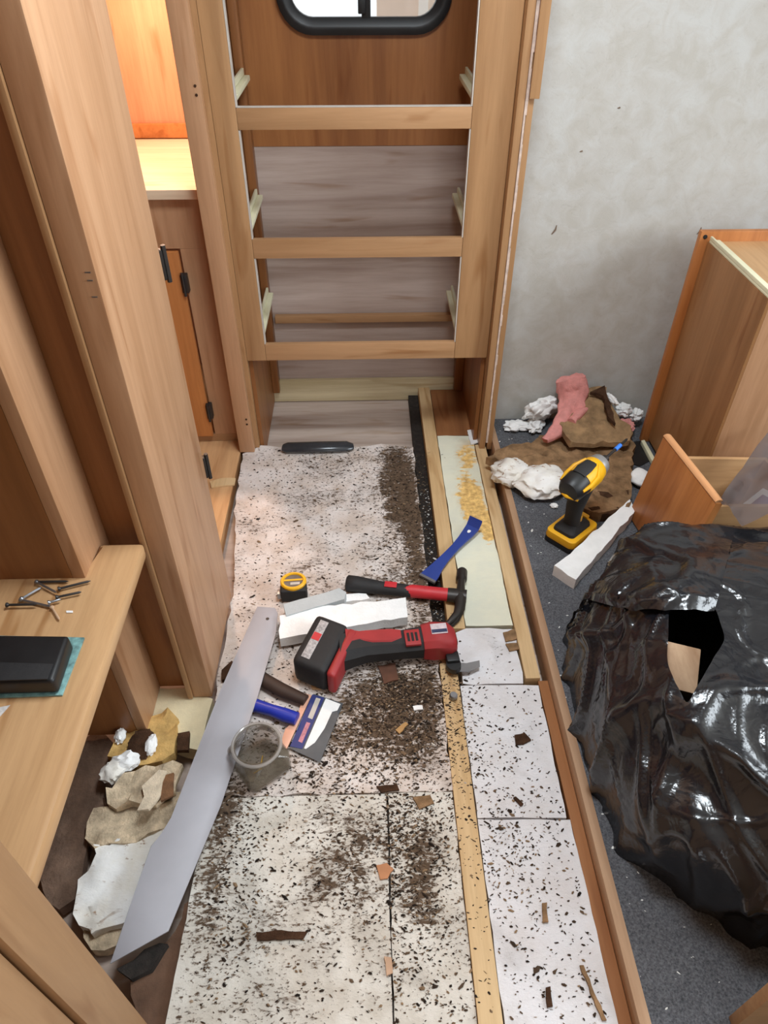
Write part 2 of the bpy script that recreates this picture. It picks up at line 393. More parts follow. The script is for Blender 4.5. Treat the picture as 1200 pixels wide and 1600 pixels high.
def rrect(x0, x1, z0, z1, r, n=7):
    out = []
    for cx, cz, a0 in ((x1-r, z1-r, 0), (x0+r, z1-r, 90), (x0+r, z0+r, 180), (x1-r, z0+r, 270)):
        for k in range(n+1):
            a = R(a0 + 90*k/n); out.append((cx + r*math.cos(a), cz + r*math.sin(a)))
    return out
win = structE('window_1', 'small sliding window in a rounded black frame above the drawer frame', (0.012, 2.45, 1.17))
o_, i1, i2 = rrect(-.237, .262, 1.172, 1.62, .10), rrect(-.222, .247, 1.187, 1.605, .088), rrect(-.196, .221, 1.214, 1.578, .06)
b = B()
rings = [[(x, 2.4505, z) for x, z in o_], [(x, 2.436, z) for x, z in o_], [(x, 2.430, z) for x, z in i1], [(x, 2.432, z) for x, z in rrect(-.214, .239, 1.196, 1.596, .08)], [(x, 2.446, z) for x, z in i2], [(x, 2.468, z) for x, z in i2]]
b.loft(rings, cap=False)
finish('window_frame', b, M_black, win)
finish('mullion', box((0.004, 2.444, 1.21), (0.030, 2.47, 1.58), 0.002), M_black, win)
finish('latch', box((-0.006, 2.437, 1.222), (0.016, 2.447, 1.262), 0.003), M_black, win)
finish('pane', box((-0.198, 2.455, 1.21), (0.005, 2.458, 1.58)), M_glass, win)
finish('pane', box((0.029, 2.462, 1.21), (0.223, 2.465, 1.58)), M_glass, win)
ow = structE('wall_outside', 'pale beige siding of a neighbouring building through the right window pane', (0.5, 3.6, 0))
finish('siding', box((0.07, 3.6, -0.2), (1.3, 3.65, 3.0)), plain('beige_siding', rgb(240, 220, 200), 0.8, var=0.04), ow)
finish('corner_trim', box((0.245, 3.585, -0.2), (0.285, 3.6, 3.0), 0.003), plain('white_corner_trim', rgb(250, 248, 240), 0.6, var=0.02), ow)

# left recess with the lit counter
struct('wall_left', box((-1.2, -1.8, -0.05), (-1.15, 2.7, 2.1)), M_dark, 'brown panelled wall on the far left')
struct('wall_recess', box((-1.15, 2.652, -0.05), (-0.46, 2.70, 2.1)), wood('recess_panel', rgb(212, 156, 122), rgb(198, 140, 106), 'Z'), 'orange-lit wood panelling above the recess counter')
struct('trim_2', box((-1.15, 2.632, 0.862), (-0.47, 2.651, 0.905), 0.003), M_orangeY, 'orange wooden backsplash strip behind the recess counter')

# ---------------------------------------------------------------- drawer frame (dresser)
YF = 2.04
dr = thing('dresser_frame', 'empty oak drawer frame without drawers under the small window', 'dresser', (0, YF, 0))
finish('stile', box((-0.3855, YF, 0.342), (-0.324, YF+0.018, 2.05), 0.002), M_frameZ, dr)
finish('stile', box((0.286, YF, 0.342), (0.392, YF+0.018, 2.05), 0.002), M_frameZ, dr)
for z0, z1 in ((1.012, 1.063), (0.674, 0.729), (0.342, 0.3985), (1.72, 1.78)):
    finish('rail', box((-0.3235, YF+0.0005, z0), (0.2855, YF+0.018, z1), 0.0015), M_frameX, dr)
for z0, z1 in ((0.3995, 0.673), (0.730, 1.011), (1.064, 1.719)):
    finish('banding_and_lit_edge', box((-0.3236, YF+0.001, z0), (-0.3205, YF+0.019, z1)), M_white_edge, dr)
    finish('banding_and_lit_edge', box((0.2825, YF+0.001, z0), (0.2856, YF+0.019, z1)), M_white_edge, dr)
    if z0 > 1: finish('banding_and_lit_edge', box((-0.3200, YF+0.001, z0-0.0005), (0.2820, YF+0.0175, z0+0.0012)), M_white_edge, dr)  # pale strip paints the light caught by the upper rail's top
finish('side_panel', box((-0.385, YF+0.019, -0.05), (-0.372, 2.449, 2.05)), M_dark, dr)
finish('side_panel', box((0.378, YF+0.019, -0.05), (0.3915, 2.449, 2.05)), M_dark, dr)
for x0, x1 in ((-0.371, -0.345), (0.345, 0.377)):
    finish('back_post', box((x0, 2.405, 0.0), (x1, 2.45, 2.05), 0.002), M_dark, dr)
for zr in (0.3995, 0.730, 1.064):
    for sgn in (-1, 1):
        xs = -0.338 if sgn < 0 else 0.300
        sl = finish('drawer_slide', box((xs-0.010, YF+0.020, zr+0.002), (xs+0.010, 2.404, zr+0.016), 0.003), M_slide, dr)
        finish('slide_lip', box((xs-0.004 + sgn*0.010, YF+0.024, zr+0.0165), (xs+0.004 + sgn*0.010, 2.404, zr+0.034), 0.002), M_slide, sl)
finish('top_panel', box((-0.385, YF, 2.051), (0.392, 2.449, 2.065)), M_dark, dr)

lp = thing('corner_post', 'narrow maple corner post between the drawer frame and the lit recess', 'post', (-0.425, 2.01, 0))
finish('post_body', box((-0.452, 2.01, 0.0), (-0.400, 2.038, 2.05), 0.003), M_panelZ, lp)
finish('post_return', box((-0.452, 2.0385, 0.0), (-0.386, 2.10, 2.05)), M_frameZ, lp)
for z in (0.118, 0.138, 1.098, 1.118):
    finish('nail_hole', B().tube([(-0.412, 2.0085, z), (-0.412, 2.0115, z)], 0.0035, 8), M_rotdark, lp)
rp = thing('edge_post', 'thin wooden edge post with torn white wallpaper edge right of the drawer frame', 'post', (0.41, 2.0, 0))
finish('post_body', box((0.393, 2.004, 0.0), (0.413, 2.15, 2.05), 0.002), M_frameZ, rp)
b = B()
rnd = random.Random(5)
for i in range(60):
    z = 0.03 + i*0.034
    b.box((0.4135, 2.002 + rnd.uniform(-.001, .001), z), (0.4195 + rnd.uniform(-.001, .0015), 2.03, z+0.0339))
finish('torn_edge', b, plain('torn_paper_edge', rgb(206, 184, 170), 0.85, var=0.25, sc_=40), rp)
finish('side_strip', box((0.420, 2.006, 0.0), (0.4365, 2.151, 2.05), 0.001), M_frameZ, rp)
tag(finish('trim_strip', box((0.421, 1.992, 1.088), (0.4465, 2.0055, 2.05), 0.002), M_frameZ), 'short oak trim strip high at the top edge of grey wall', 'trim')

# ---------------------------------------------------------------- recess cabinet, counter, lamp
ct = thing('counter', 'brightly lit wooden counter top in the left recess', 'counter', (-0.8, 2.06, 0.83))
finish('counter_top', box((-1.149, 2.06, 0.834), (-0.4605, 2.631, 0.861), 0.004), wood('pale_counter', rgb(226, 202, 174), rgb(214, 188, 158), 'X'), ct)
rc = thing('base_cabinet', 'low maple cabinet under the lit counter with an orange door', 'cabinet', (-0.8, 2.08, 0))
finish('top_rail', box((-1.149, 2.085, 0.69), (-0.4605, 2.10, 0.832)), M_panelZ, rc)
finish('frame_right', box((-0.545, 2.085, 0.03), (-0.4605, 2.10, 0.6895)), M_panelZ, rc)
finish('toe_rail', box((-1.149, 2.085, 0.0), (-0.4605, 2.10, 0.0295)), M_frameX, rc)
dd = finish('door', box((-0.93, 2.066, 0.032), (-0.549, 2.083, 0.686), 0.004), M_orange, rc)
for z in (0.59, 0.135):
    hg = finish('hinge', box((-0.556, 2.061, z-0.028), (-0.536, 2.0855, z+0.028), 0.003), M_dsteel, rc)
    finish('hinge_pin', B().tube([(-0.548, 2.060, z-0.036), (-0.548, 2.060, z+0.036)], 0.0045, 8), M_dsteel, hg)
lm = thing('puck_light', 'small warm puck lamp under the shelf of the left recess', 'lamp', (-0.60, 2.28, 1.52))
finish('lamp_body', B().lathe([(0.045, 1.68), (0.048, 1.665), (0.04, 1.655)], 20, Matrix.Translation((-0.60, 2.28, -0.14))), M_white_edge, lm)
me_, nt_, p_ = mat_new('lamp_lens'); p_.inputs['Emission Color'].default_value = (1, .62, .3, 1); p_.inputs['Emission Strength'].default_value = 8
finish('lens', B().lathe([(0.036, 1.654), (0.034, 1.650)], 20, Matrix.Translation((-0.60, 2.28, -0.14))), me_, lm)
pl = bpy.data.lights.new('puck_glow', 'SPOT'); pl.energy = 50; pl.color = (1.0, 0.66, 0.46); pl.shadow_soft_size = 0.03; pl.spot_size = R(150); pl.spot_blend = 0.5
po = bpy.data.objects.new('puck_glow', pl); COL.objects.link(po); po.location = (-0.60, 2.28, 1.50)
tag(finish('overhead_shelf', box((-1.149, 2.12, 1.542), (-0.4605, 2.651, 1.56)), M_frameX), 'wooden shelf board above the lit counter recess', 'shelf')

# ---------------------------------------------------------------- left wardrobe and bench
wd = thing('wardrobe_divider', 'tall thick maple wardrobe divider standing on the floor left of centre', 'cabinet panel', (-0.41, 1.16, 0))
finish('divider_panel', box((-0.4345, 1.0, 0.001), (-0.389, 1.335, 2.05), 0.003), M_panelZ, wd)
finish('edge_trim', box((-0.447, 0.994, 0.001), (-0.4348, 1.03, 2.05), 0.004), M_frameZ, wd)
for z in (0.93, 0.44):
    hg = finish('hinge', box((-0.4, 1.336, z-0.03), (-0.386, 1.352, z+0.03), 0.004), M_dsteel, wd)
    finish('hinge_pin', B().tube([(-0.384, 1.347, z-0.036), (-0.384, 1.347, z+0.036)], 0.005, 8), M_dsteel, hg)
for z in (1.04, 1.052, 1.015):
    finish('staple', box((-0.404, 0.9985, z), (-0.396, 1.0005, z+0.0015)), M_steel, wd)
tag(finish('wardrobe_back_panel', box((-0.60, 1.034, 0.001), (-0.4475, 1.05, 2.05)), M_dark), 'narrow dark brown back panel between the maple board and the thick divider', 'cabinet panel')
tag(finish('upright_board', box((-0.545, 0.903, 0.001), (-0.522, 1.033, 2.05), 0.002), M_panelZ), 'upright maple board rising behind the bench on the left', 'board')
tag(finish('wardrobe_side_panel', box((-1.149, 0.9035, 0.001), (-0.5455, 0.922, 2.05)), M_dark), 'wide dark brown panel behind the screws at the far left', 'cabinet panel')
bt = thing('bench_top', 'maple bench top holding loose screws and a black device', 'bench', (-0.7, 0.6, 0.49))
finish('bench_board', B().prism([(-1.149, 0.1), (-0.437, 0.1), (-0.437, 0.993), (-0.521, 0.993), (-0.521, 0.902), (-1.149, 0.902)], 0.488, 0.522, 0.008), M_panelY, bt)
np_ = thing('near_cabinet', 'maple cabinet side with a raised edge stile in the near left corner', 'cabinet', (-0.45, 0.1, 0))
finish('side_panel', box((-0.44, -1.2, 0.001), (-0.396, 0.262, 2.05)), M_frameZ, np_)
finish('stile', box((-0.44, 0.266, 0.001), (-0.386, 0.335, 2.05), 0.006), M_frameZ, np_)

# ---------------------------------------------------------------- foam boards in the floor
ST = [(0.06, 0.95, 0.22, 0.22, 0.20), (0.10, 1.02, 0.10, 0.08, 0.10), (-0.05, 0.85, 0.25, 0.12, 0.10), (-0.10, 1.25, 0.3, 0.6, 0.035), (-0.12, 1.75, 0.16, 0.2, 0.06), (-0.05, 0.58, 0.12, 0.2, 0.10), (0.09, 0.6, 0.06, 0.2, 0.14), (-0.25, 0.35, 0.15, 0.12, 0.06), (0.10, 1.80, 0.11, 0.36, 0.30), (-0.33, 0.58, 0.07, 0.3, 0.16), (0.10, 1.42, 0.16, 0.3, 0.10), (-0.06, 0.66, 0.2, 0.12, 0.07),
      (0.08, 0.55, 0.1, 0.2, 0.10), (-0.16, 0.52, 0.12, 0.15, 0.06), (-0.05, 1.98, 0.25, 0.06, 0.07), (0.14, 1.5, 0.05, 0.9, 0.16), (-0.31, 0.75, 0.1, 0.12, 0.16)]
DIRT = rgb(72, 58, 46)
M_f1 = speckled('dirty_white_foam', rgb(226, 216, 210), rgb(206, 190, 178), DIRT, 0.0, ST)
M_f2 = speckled('dirty_cream_foam', rgb(224, 219, 210), rgb(202, 194, 182), DIRT, 0.0, ST)
M_f3 = speckled('clean_white_foam', rgb(230, 229, 232), rgb(220, 216, 216), DIRT, -0.09, [(0.29, 0.88, 0.09, 0.08, 0.06), (0.26, 0.6, 0.05, 0.1, 0.05), (0.33, 1.13, 0.06, 0.1, 0.10)])
M_cream = speckled('cream_foam', rgb(230, 228, 206), rgb(222, 222, 204), rgb(190, 148, 92), -0.22, [(0.330, 1.74, 0.085, 0.28, 0.62), (0.37, 1.58, 0.05, 0.14, 0.5), (0.36, 1.98, 0.10, 0.14, 0.42)], fine=60)
def foam(name, label, poly, m, seed, jit=0.0015, th=0.049, z0=-0.05):
    return tag(finish(name, chunk(poly, z0, th, jit, 0.05, 0.0012, 14, seed, 0.03), m), label, 'foam board', 'foam boards in the floor bays')
foam('foam_board', 'large dirty white foam board between drawer frame and power tools, browned at its far right', [(-0.395, 0.748), (0.169, 0.748), (0.169, 1.19), (0.164, 1.19), (0.160, 2.03), (0.05, 2.05), (-0.03, 2.035), (-0.15, 2.05), (-0.28, 2.04), (-0.38, 2.052), (-0.44, 2.0), (-0.43, 1.7), (-0.387, 1.4), (-0.384, 0.99), (-0.34, 0.95)], M_f1, 1, 0.004)
foam('foam_board', 'wide dirty cream foam board at the bottom of the picture, left of the long seam', [(-0.37, 0.1), (0.022, 0.1), (0.026, 0.744), (-0.33, 0.744), (-0.36, 0.6)], M_f2, 2)
foam('foam_board', 'narrow dirty cream foam board between the long seam and the pine joist', [(0.0255, 0.1), (0.169, 0.1), (0.169, 0.744), (0.0295, 0.744)], M_f2, 3)
foam('foam_board', 'clean white foam board in the bottom right bay with a long stick on it', [(0.2165, 0.1), (0.411, 0.1), (0.411, 0.676), (0.2165, 0.682)], M_f3, 4)
foam('foam_board', 'white foam board in the right bay with a dark brown lump on it', [(0.2165, 0.685), (0.404, 0.680), (0.410, 1.012), (0.2165, 1.016)], M_f3, 5)
foam('foam_board', 'broken white foam scrap just right of the red tool blade', [(0.222, 1.02), (0.375, 1.016), (0.378, 1.19), (0.256, 1.2), (0.222, 1.185)], M_f3, 6, 0.004)
foam('foam_board', 'pale cream foam board under the blue pry bar with a brown stain', [(0.253, 1.206), (0.379, 1.204), (0.379, 2.09), (0.253, 2.095)], M_cream, 7)
foam('foam_board', 'small cream board at the foot of the thick wardrobe divider', [(-0.53, 0.90), (-0.40, 0.86), (-0.388, 0.995), (-0.46, 1.028), (-0.53, 1.03)], plain('cream_panel', rgb(226, 212, 176), 0.9, var=0.06, sc_=40, bmp=0.3), 8, 0.003)
# ---------------------------------------------------------------- END OF PART 1
# ---------------------------------------------------------------- tools on the foam
def Tm(loc, rz=0, rx=0, ry=0): return Matrix.Translation(loc) @ Matrix.Rotation(R(rz), 4, 'Z') @ Matrix.Rotation(R(ry), 4, 'Y') @ Matrix.Rotation(R(rx), 4, 'X')

# claw hammer, local X along the handle
HMS = 1.28
hm = thing('claw_hammer', 'claw hammer with black and red grip lying beside the blue pry bar', 'hammer', (-0.068, 1.345, 0.0015), (0, 0, R(-9.5)))
b = B(); b.tube([(0.0, 0, .019), (0.004, 0, .019), (0.03, 0, .019), (0.10, 0, .016), (0.17, 0, .015), (0.20, 0, .015)], [(.015, .013), (.021, .016), (.020, .017), (.015, .014), (.015, .013), (.014, .012)], 14)
hm.scale = (1, HMS, HMS)
gr = finish('grip', b, M_blackm, hm, local=True)
finish('grip_badge', box((0.108, -0.008, 0.0285), (0.142, 0.008, 0.0305), 0.0008), M_redb, gr, local=True)
b = B(); b.tube([(0.150, -.004, .0155), (0.185, 0, .0155), (0.235, 0, .0155), (0.283, 0, .0155)], [(.006, .011), (.0150, .0140), (.0148, .0138), (.0150, .0138)], 14)
finish('handle', b, M_redb, hm, local=True)
b = B(); b.tube([(0.283, 0, .0155), (0.30, 0, .0155), (0.335, 0, .0155)], [(.0165, .014), (.017, .014), (.016, .0135)], 12)
b.tube([(0.318, 0.0, .0155), (0.318, 0.03, .0155), (0.318, 0.045, .0155)], [(.014, .0145), (.011, .012), (.0105, .0115)], 14)
b.tube([(0.318, 0.045, .0155), (0.318, 0.049, .0155), (0.318, 0.072, .0155), (0.318, 0.075, .0155)], [.011, .0155, .0155, .013], 16)
for s_ in (-1, 1):
    b.tube([(0.318, -0.002, .0155+s_*.003), (0.320, -0.03, .0155+s_*.006), (0.312, -0.058, .0150+s_*.008), (0.292, -0.083, .0135+s_*.009), (0.276, -0.094, .012+s_*.009)], [(.017, .011), (.014, .006), (.010, .005), (.006, .004), (.002, .003)], 10)
finish('head', b, M_dsteel, hm, local=True)

# blue pry bar
A, C = Zp(668, 903, .01), Zp(741, 826, .01); d = C - A; L = d.length
pb = thing('pry_bar', 'flat dark blue steel pry bar lying on the pale cream foam', 'pry bar', (A.x, A.y, 0.004), (0, 0, math.atan2(d.y, d.x)))
def ribbon(prof, th):
    """prof: (x, z, halfwidth)"""
    rings = [[(x, -w_, z), (x, w_, z), (x, w_, z+th), (x, -w_, z+th)] for x, z, w_ in prof]
    return B().loft(rings)
b = ribbon([(0, .000, .026), (.02, .002, .024), (.05, .006, .018), (.09, .009, .014), (.15, .009, .0125), (.19, .010, .015), (L-.035, .012, .019), (L-.012, .017, .021), (L, .032, .022), (L+.004, .040, .022)], .006)
br = finish('bar', b, M_blue, pb, local=True, smooth=30)
finish('nail_slot', B().lathe([(.0048, .0), (.0048, .0015)], 12, Matrix.Translation((L-.032, 0, .0182)) @ Matrix.Scale(1.7, 4, (1, 0, 0))), M_whitefoam, br, local=True)
finish('bare_tip', ribbon([(-.004, -.0005, .0265), (.004, .0, .0262)], .0072), M_steel, br, local=True)

# tape measure
c = Zp(459, 915, .03)
tm = thing('tape_measure', 'black and yellow tape measure lying on the dirty foam', 'tape measure', (c.x, c.y, 0.0015), (0, 0, R(4)))
shape = [(-.036, -.034), (.036, -.034), (.037, -.01), (.033, .014), (.02, .030), (0, .036), (-.02, .030), (-.033, .014), (-.037, -.01)]
finish('case', B().prism(shape, 0.0, 0.042, 0.006, seg=3), M_blackm, tm, local=True)
ring = B()
ring.loft([[(r_*math.cos(2*math.pi*k/28), r_*math.sin(2*math.pi*k/28)*0.92 + .001, z_) for k in range(28)] for r_, z_ in ((.036, .036), (.036, .047), (.033, .050), (.028, .050), (.026, .046))], cap=False)
finish('yellow_ring', ring, M_yellow, tm, local=True)
lb = finish('label_disc', B().lathe([(.0275, .0425), (.0275, .0455)], 28, Matrix.Scale(0.92, 4, (0, 1, 0))), plain('grey_label', rgb(96, 90, 84), 0.35, var=0.25, sc_=60), tm, local=True)
finish('label_band', box((-.026, .002, .0456), (.026, .008, .0466)), M_yellow, lb, local=True)
finish('label_window', box((-.008, -.013, .0456), (.018, -.004, .0464)), M_white_edge, lb, local=True)
finish('hook', box((-.045, -.030, .010), (-.0365, -.012, .030), .001), M_steel, tm, local=True)

# cordless multi tool (red and black), local X along the body
mt = thing('oscillating_tool', 'red and black cordless oscillating tool with a large battery lying on foam', 'power tool', (-0.125, 1.085, 0.0015), (0, 0, R(5)))
mt.scale = (1.02, 1.16, 1.0)
def oct_(x, hw, z0, z1, ch, y0=0.0): return [(x, y0-hw+ch, z0), (x, y0+hw-ch, z0), (x, y0+hw, z0+ch), (x, y0+hw, z1-ch), (x, y0+hw-ch, z1), (x, y0-hw+ch, z1), (x, y0-hw, z1-ch), (x, y0-hw, z0+ch)]
Mb = Matrix.Rotation(R(-29), 4, 'Z')
b = B(); b.box((-.048, -.062, .0), (.040, .078, .082), .016, Mb, 3)
bat = finish('battery', b, M_blackm, mt, local=True)
b = B(); b.box((-.030, -.045, .0822), (-.008, .062, .0835), .0004, Mb)
finish('battery_print', b, plain('battery_print_grey', rgb(168, 164, 164), 0.6, var=0.45, sc_=160), bat, local=True)
b = B(); b.box((-.029, .006, .0836), (-.009, .026, .0843), 0, Mb); finish('battery_mark', b, M_redb, bat, local=True)
b = B(); b.box((.041, -.060, .006), (.064, .074, .080), .010, Mb, 3)
finish('battery_clip', b, M_red, mt, local=True)
b = B(); b.loft([oct_(.045, .042, .008, .080, .016, .004), oct_(.075, .036, .010, .076, .016, .006), oct_(.11, .029, .012, .070, .014, .008), oct_(.20, .030, .012, .068, .014, .010), oct_(.255, .033, .010, .070, .014, .012)])
finish('grip', b, M_blackm, mt, local=True)
b = B(); b.loft([oct_(.062, .020, .072, .0795, .003, .022), oct_(.095, .012, .066, .0745, .003, .024), oct_(.125, .017, .064, .0728, .003, .020), oct_(.172, .018, .064, .0720, .003, .018), oct_(.198, .011, .064, .0715, .003, .020)])
finish('top_cover', b, M_red, mt, local=True)
b = B(); b.box((.205, -.016, .066), (.243, .026, .0735), .002)
vt = finish('vent_panel', b, M_red, mt, local=True)
for k in range(3):
    finish('vent_slot', box((.211+.010*k, -.006, .0734), (.217+.010*k, .017, .0742)), M_black, vt, local=True)
b = B(); b.loft([oct_(.250, .034, .008, .072, .012, .012), oct_(.275, .037, .006, .078, .012, .011), oct_(.318, .036, .006, .076, .014, .009), oct_(.332, .028, .010, .066, .014, .008)])
hd = finish('head', b, M_red, mt, local=True)
finish('logo_plate', box((.272, .004, .0779), (.312, .032, .0790), .0005), plain('logo_print', rgb(206, 190, 194), 0.5, var=0.2, sc_=120), hd, local=True)
finish('logo_band', box((.273, .007, .0790), (.311, .016, .0794)), plain('logo_band_blue', rgb(46, 54, 86), 0.5), hd, local=True)
b = B(); b.lathe([(.017, .0), (.019, .003), (.018, .018)], 16, Tm((.318, -.046, .012), 0, 0, 0)); b.box((.302, -.046, .012), (.334, -.020, .040), .004)
finish('arbor', b, M_black, mt, local=True)
b = B(); b.prism([(.328, -.060), (.352, -.062), (.383, -.052), (.386, -.036), (.352, -.040), (.328, -.036)], .014, .016)
finish('blade', b, M_steel, mt, local=True)

# long grey strip
poly = pxpoly([(402, 948), (430, 950), (434, 958), (431, 990), (402, 1090), (345, 1258), (263, 1455), (172, 1506), (212, 1390), (236, 1322), (252, 1303), (268, 1278), (342, 1085), (400, 948)][:-1], 0.030)
ms = thing('metal_strip', 'long flat grey metal strip with an angled wide end lying over the foam', 'metal strip', (-0.36, 0.85, 0.0))
sb = finish('strip', B().prism(poly, 0.028, 0.031, 0.0008), M_strip, ms)
h_ = Zp(418, 967, 0.031)
finish('hole', B().lathe([(.0045, .031), (.0045, .0318)], 12, Matrix.Translation((h_.x, h_.y, 0))), M_black, sb)

# putty knife
k0, k1 = Zp(380, 1102, .012), Zp(520, 1142, .006)
pk = thing('taping_knife', 'taping knife with blue handle and blue and white label on its blade', 'putty knife', (k0.x, k0.y, 0.0), (0, 0, 0))
poly = pxpoly([(490, 1084), (536, 1099), (500, 1191), (452, 1169)], .006)
bl = finish('blade', B().prism(poly, .0045, .006), plain('worn_blade', rgb(86, 90, 94), 0.45, 0.5, var=0.2), pk)
poly = pxpoly([(488, 1085), (507, 1090), (472, 1170), (453, 1166)], .007)
l1 = finish('label_blue', B().prism(poly, .0061, .0068), plain('label_blue_print', rgb(38, 48, 112), 0.5, var=0.1), bl)
poly = pxpoly([(509, 1091), (532, 1100), (527, 1110), (519, 1112), (507, 1138), (492, 1160), (478, 1170), (475, 1169)], .007)
finish('label_white', B().prism(poly, .0061, .0068), M_whitefoam, bl)
for (a_, b_, c_, d_, mm) in (((494, 1090), (501, 1092), (488, 1124), (481, 1121), M_white_edge), ((479, 1128), (485, 1130), (472, 1161), (466, 1158), plain('label_orange_print', rgb(196, 130, 140), 0.6, var=0.3, sc_=200))):
    finish('label_line', B().prism(pxpoly([a_, b_, c_, d_], .007), .0068, .0071), mm, l1)
poly = pxpoly([(474, 1083), (487, 1086), (448, 1170), (437, 1166), (446, 1138), (465, 1122)], .008)
finish('blade_back', B().prism(poly, .0035, .0085, .001), plain('copper_backing', rgb(222, 168, 142), 0.5, 0.2, var=0.06), pk)
hx = [Zp(x, y, .017) for x, y in ((372, 1090), (392, 1100), (425, 1110), (445, 1117), (464, 1123))]
finish('handle', B().tube(hx, [(.012, .011), (.017, .014), (.014, .013), (.017, .014), (.016, .012)], 12), M_bluep, pk)
# dark handled tool
hx = [Zp(x, y, .014) for x, y in ((398, 1050), (412, 1062), (440, 1078), (478, 1094))]
dk = thing('wooden_scraper', 'dark brown wooden tool handle lying above the blue putty knife handle', 'tool handle', (hx[0].x, hx[0].y, 0))
finish('handle', B().tube(hx, [(.016, .011), (.019, .012), (.019, .012), (.014, .010)], 10), plain('dark_brown_handle', rgb(52, 36, 28), 0.6, var=0.2), dk)

# clear container
cc = Zp(408, 1195, 0.0)
jr = thing('clear_jar', 'clear square plastic jar with a round mouth and bits inside', 'jar', (cc.x, cc.y, 0.0015), (0, 0, R(38)))
jr.scale = (1.22, 1.22, 1.15)
def rsq(h, r, z, n=6): return [(x, y, z) for x, y in rrect(-h, h, -h, h, r, n)]
b = B(); rg = []
for h, r, z in ((.040, .012, .0), (.044, .014, .004), (.044, .014, .045)): rg.append(rsq(h, r, z))
rg.append(rsq(.040, .036, .055)); rg.append(rsq(.040, .0395, .075)); rg.append(rsq(.038, .0375, .075)); rg.append(rsq(.038, .034, .054)); rg.append(rsq(.0425, .013, .043)); rg.append(rsq(.042, .013, .006))
b.loft(rg, cap=True)
jb = finish('jar_body', b, M_clear, jr, local=True)
b = B()
for r_, z_ in ((.0425, .072),):
    b.loft([[((r_+q*math.cos(t))*math.cos(a), (r_+q*math.cos(t))*math.sin(a), z_+q*math.sin(t)) for t in [2*math.pi*j/8 for j in range(8)]] for q in (.0032,) for a in [2*math.pi*k/32 for k in range(33)]], cap=False)
finish('rim', b, clear('clear_rim', rgb(176, 170, 164), 0.55, 0.1), jr, local=True)
rnd = random.Random(3)
for k in range(2):
    a = rnd.uniform(0, 6.28); x, y = rnd.uniform(-.02, .02), rnd.uniform(-.02, .02)
    tag(finish('brass_screw', B().tube([(cc.x+x, cc.y+y, .011+.004*k), (cc.x+x+.02*math.cos(a), cc.y+y+.02*math.sin(a), .013+.004*k)], [.0022, .0015], 6), plain('brass', rgb(170, 140, 70), 0.35, 0.8)), ('brass screw lying lowest in the clear plastic jar', 'brass screw lying on top of another in the clear jar')[k], 'screw', 'screws inside the clear jar')

# foam block and wedge beneath the tools
def slab(name, label, cat, pts, z0, th, m, seed=0, jit=0.003, namp=0.002, cell=0.02, b=0.0, group=None, step=0.02, ns=30):
    poly = pxpoly(pts, z0 + th, b)
    zf = (lambda x, y: z0 + b*y) if b else z0
    return tag(finish(name, chunk(poly, zf, th, jit, cell, namp, ns, seed, step), m), label, cat, group)
slab('foam_block', 'white foam offcut with a brown edge lying behind the red power tool', 'foam block', [(437, 962), (500, 948), (634, 934), (637, 964), (560, 976), (470, 992), (437, 998)], 0.010, 0.032, M_whitefoam, 11)
slab('wood_offcut', 'thin brown wood strip under the white foam offcut', 'offcut', [(438, 968), (500, 956), (560, 960), (560, 988), (470, 1002), (438, 1006)], 0.001, 0.008, M_brownY, 12)
slab('grey_wedge', 'pale grey wedge shaped foam piece beside the tape measure', 'foam wedge', [(443, 944), (530, 919), (541, 925), (538, 936), (447, 962)], 0.001, 0.045, plain('pale_grey_foam', rgb(186, 192, 194), 0.85, var=0.06, bmp=0.3), 13, 0.001, 0.001)
slab('foam_scrap', 'small white foam scrap touching the hammer grip', 'foam scrap', [(536, 929), (572, 928), (578, 935), (540, 940)], 0.001, 0.016, M_whitefoam, 14)
tag(finish('steel_socket', B().lathe([(.009, .0045), (.010, .006), (.010, .016), (.008, .019)], 16, Matrix.Translation(Zp(708, 1092, .0))), M_steel), 'small shiny steel socket standing on the pine joist', 'socket')

# dark curved plastic piece by the drawer frame
dp = Zp(498, 704, .0)
b = B(); b.tube([(dp.x-.125, dp.y+.005, .012), (dp.x-.11, dp.y+.002, .014), (dp.x, dp.y, .016), (dp.x+.10, dp.y+.004, .014), (dp.x+.122, dp.y+.008, .010)], [(.018, .010), (.027, .013), (.028, .015), (.027, .014), (.016, .008)], 14)
tag(finish('plastic_cover', b, plain('dark_grey_gloss', rgb(58, 60, 64), 0.22, 0.2, var=0.2)), 'dark grey glossy curved plastic cover at the far edge of the foam', 'plastic cover')

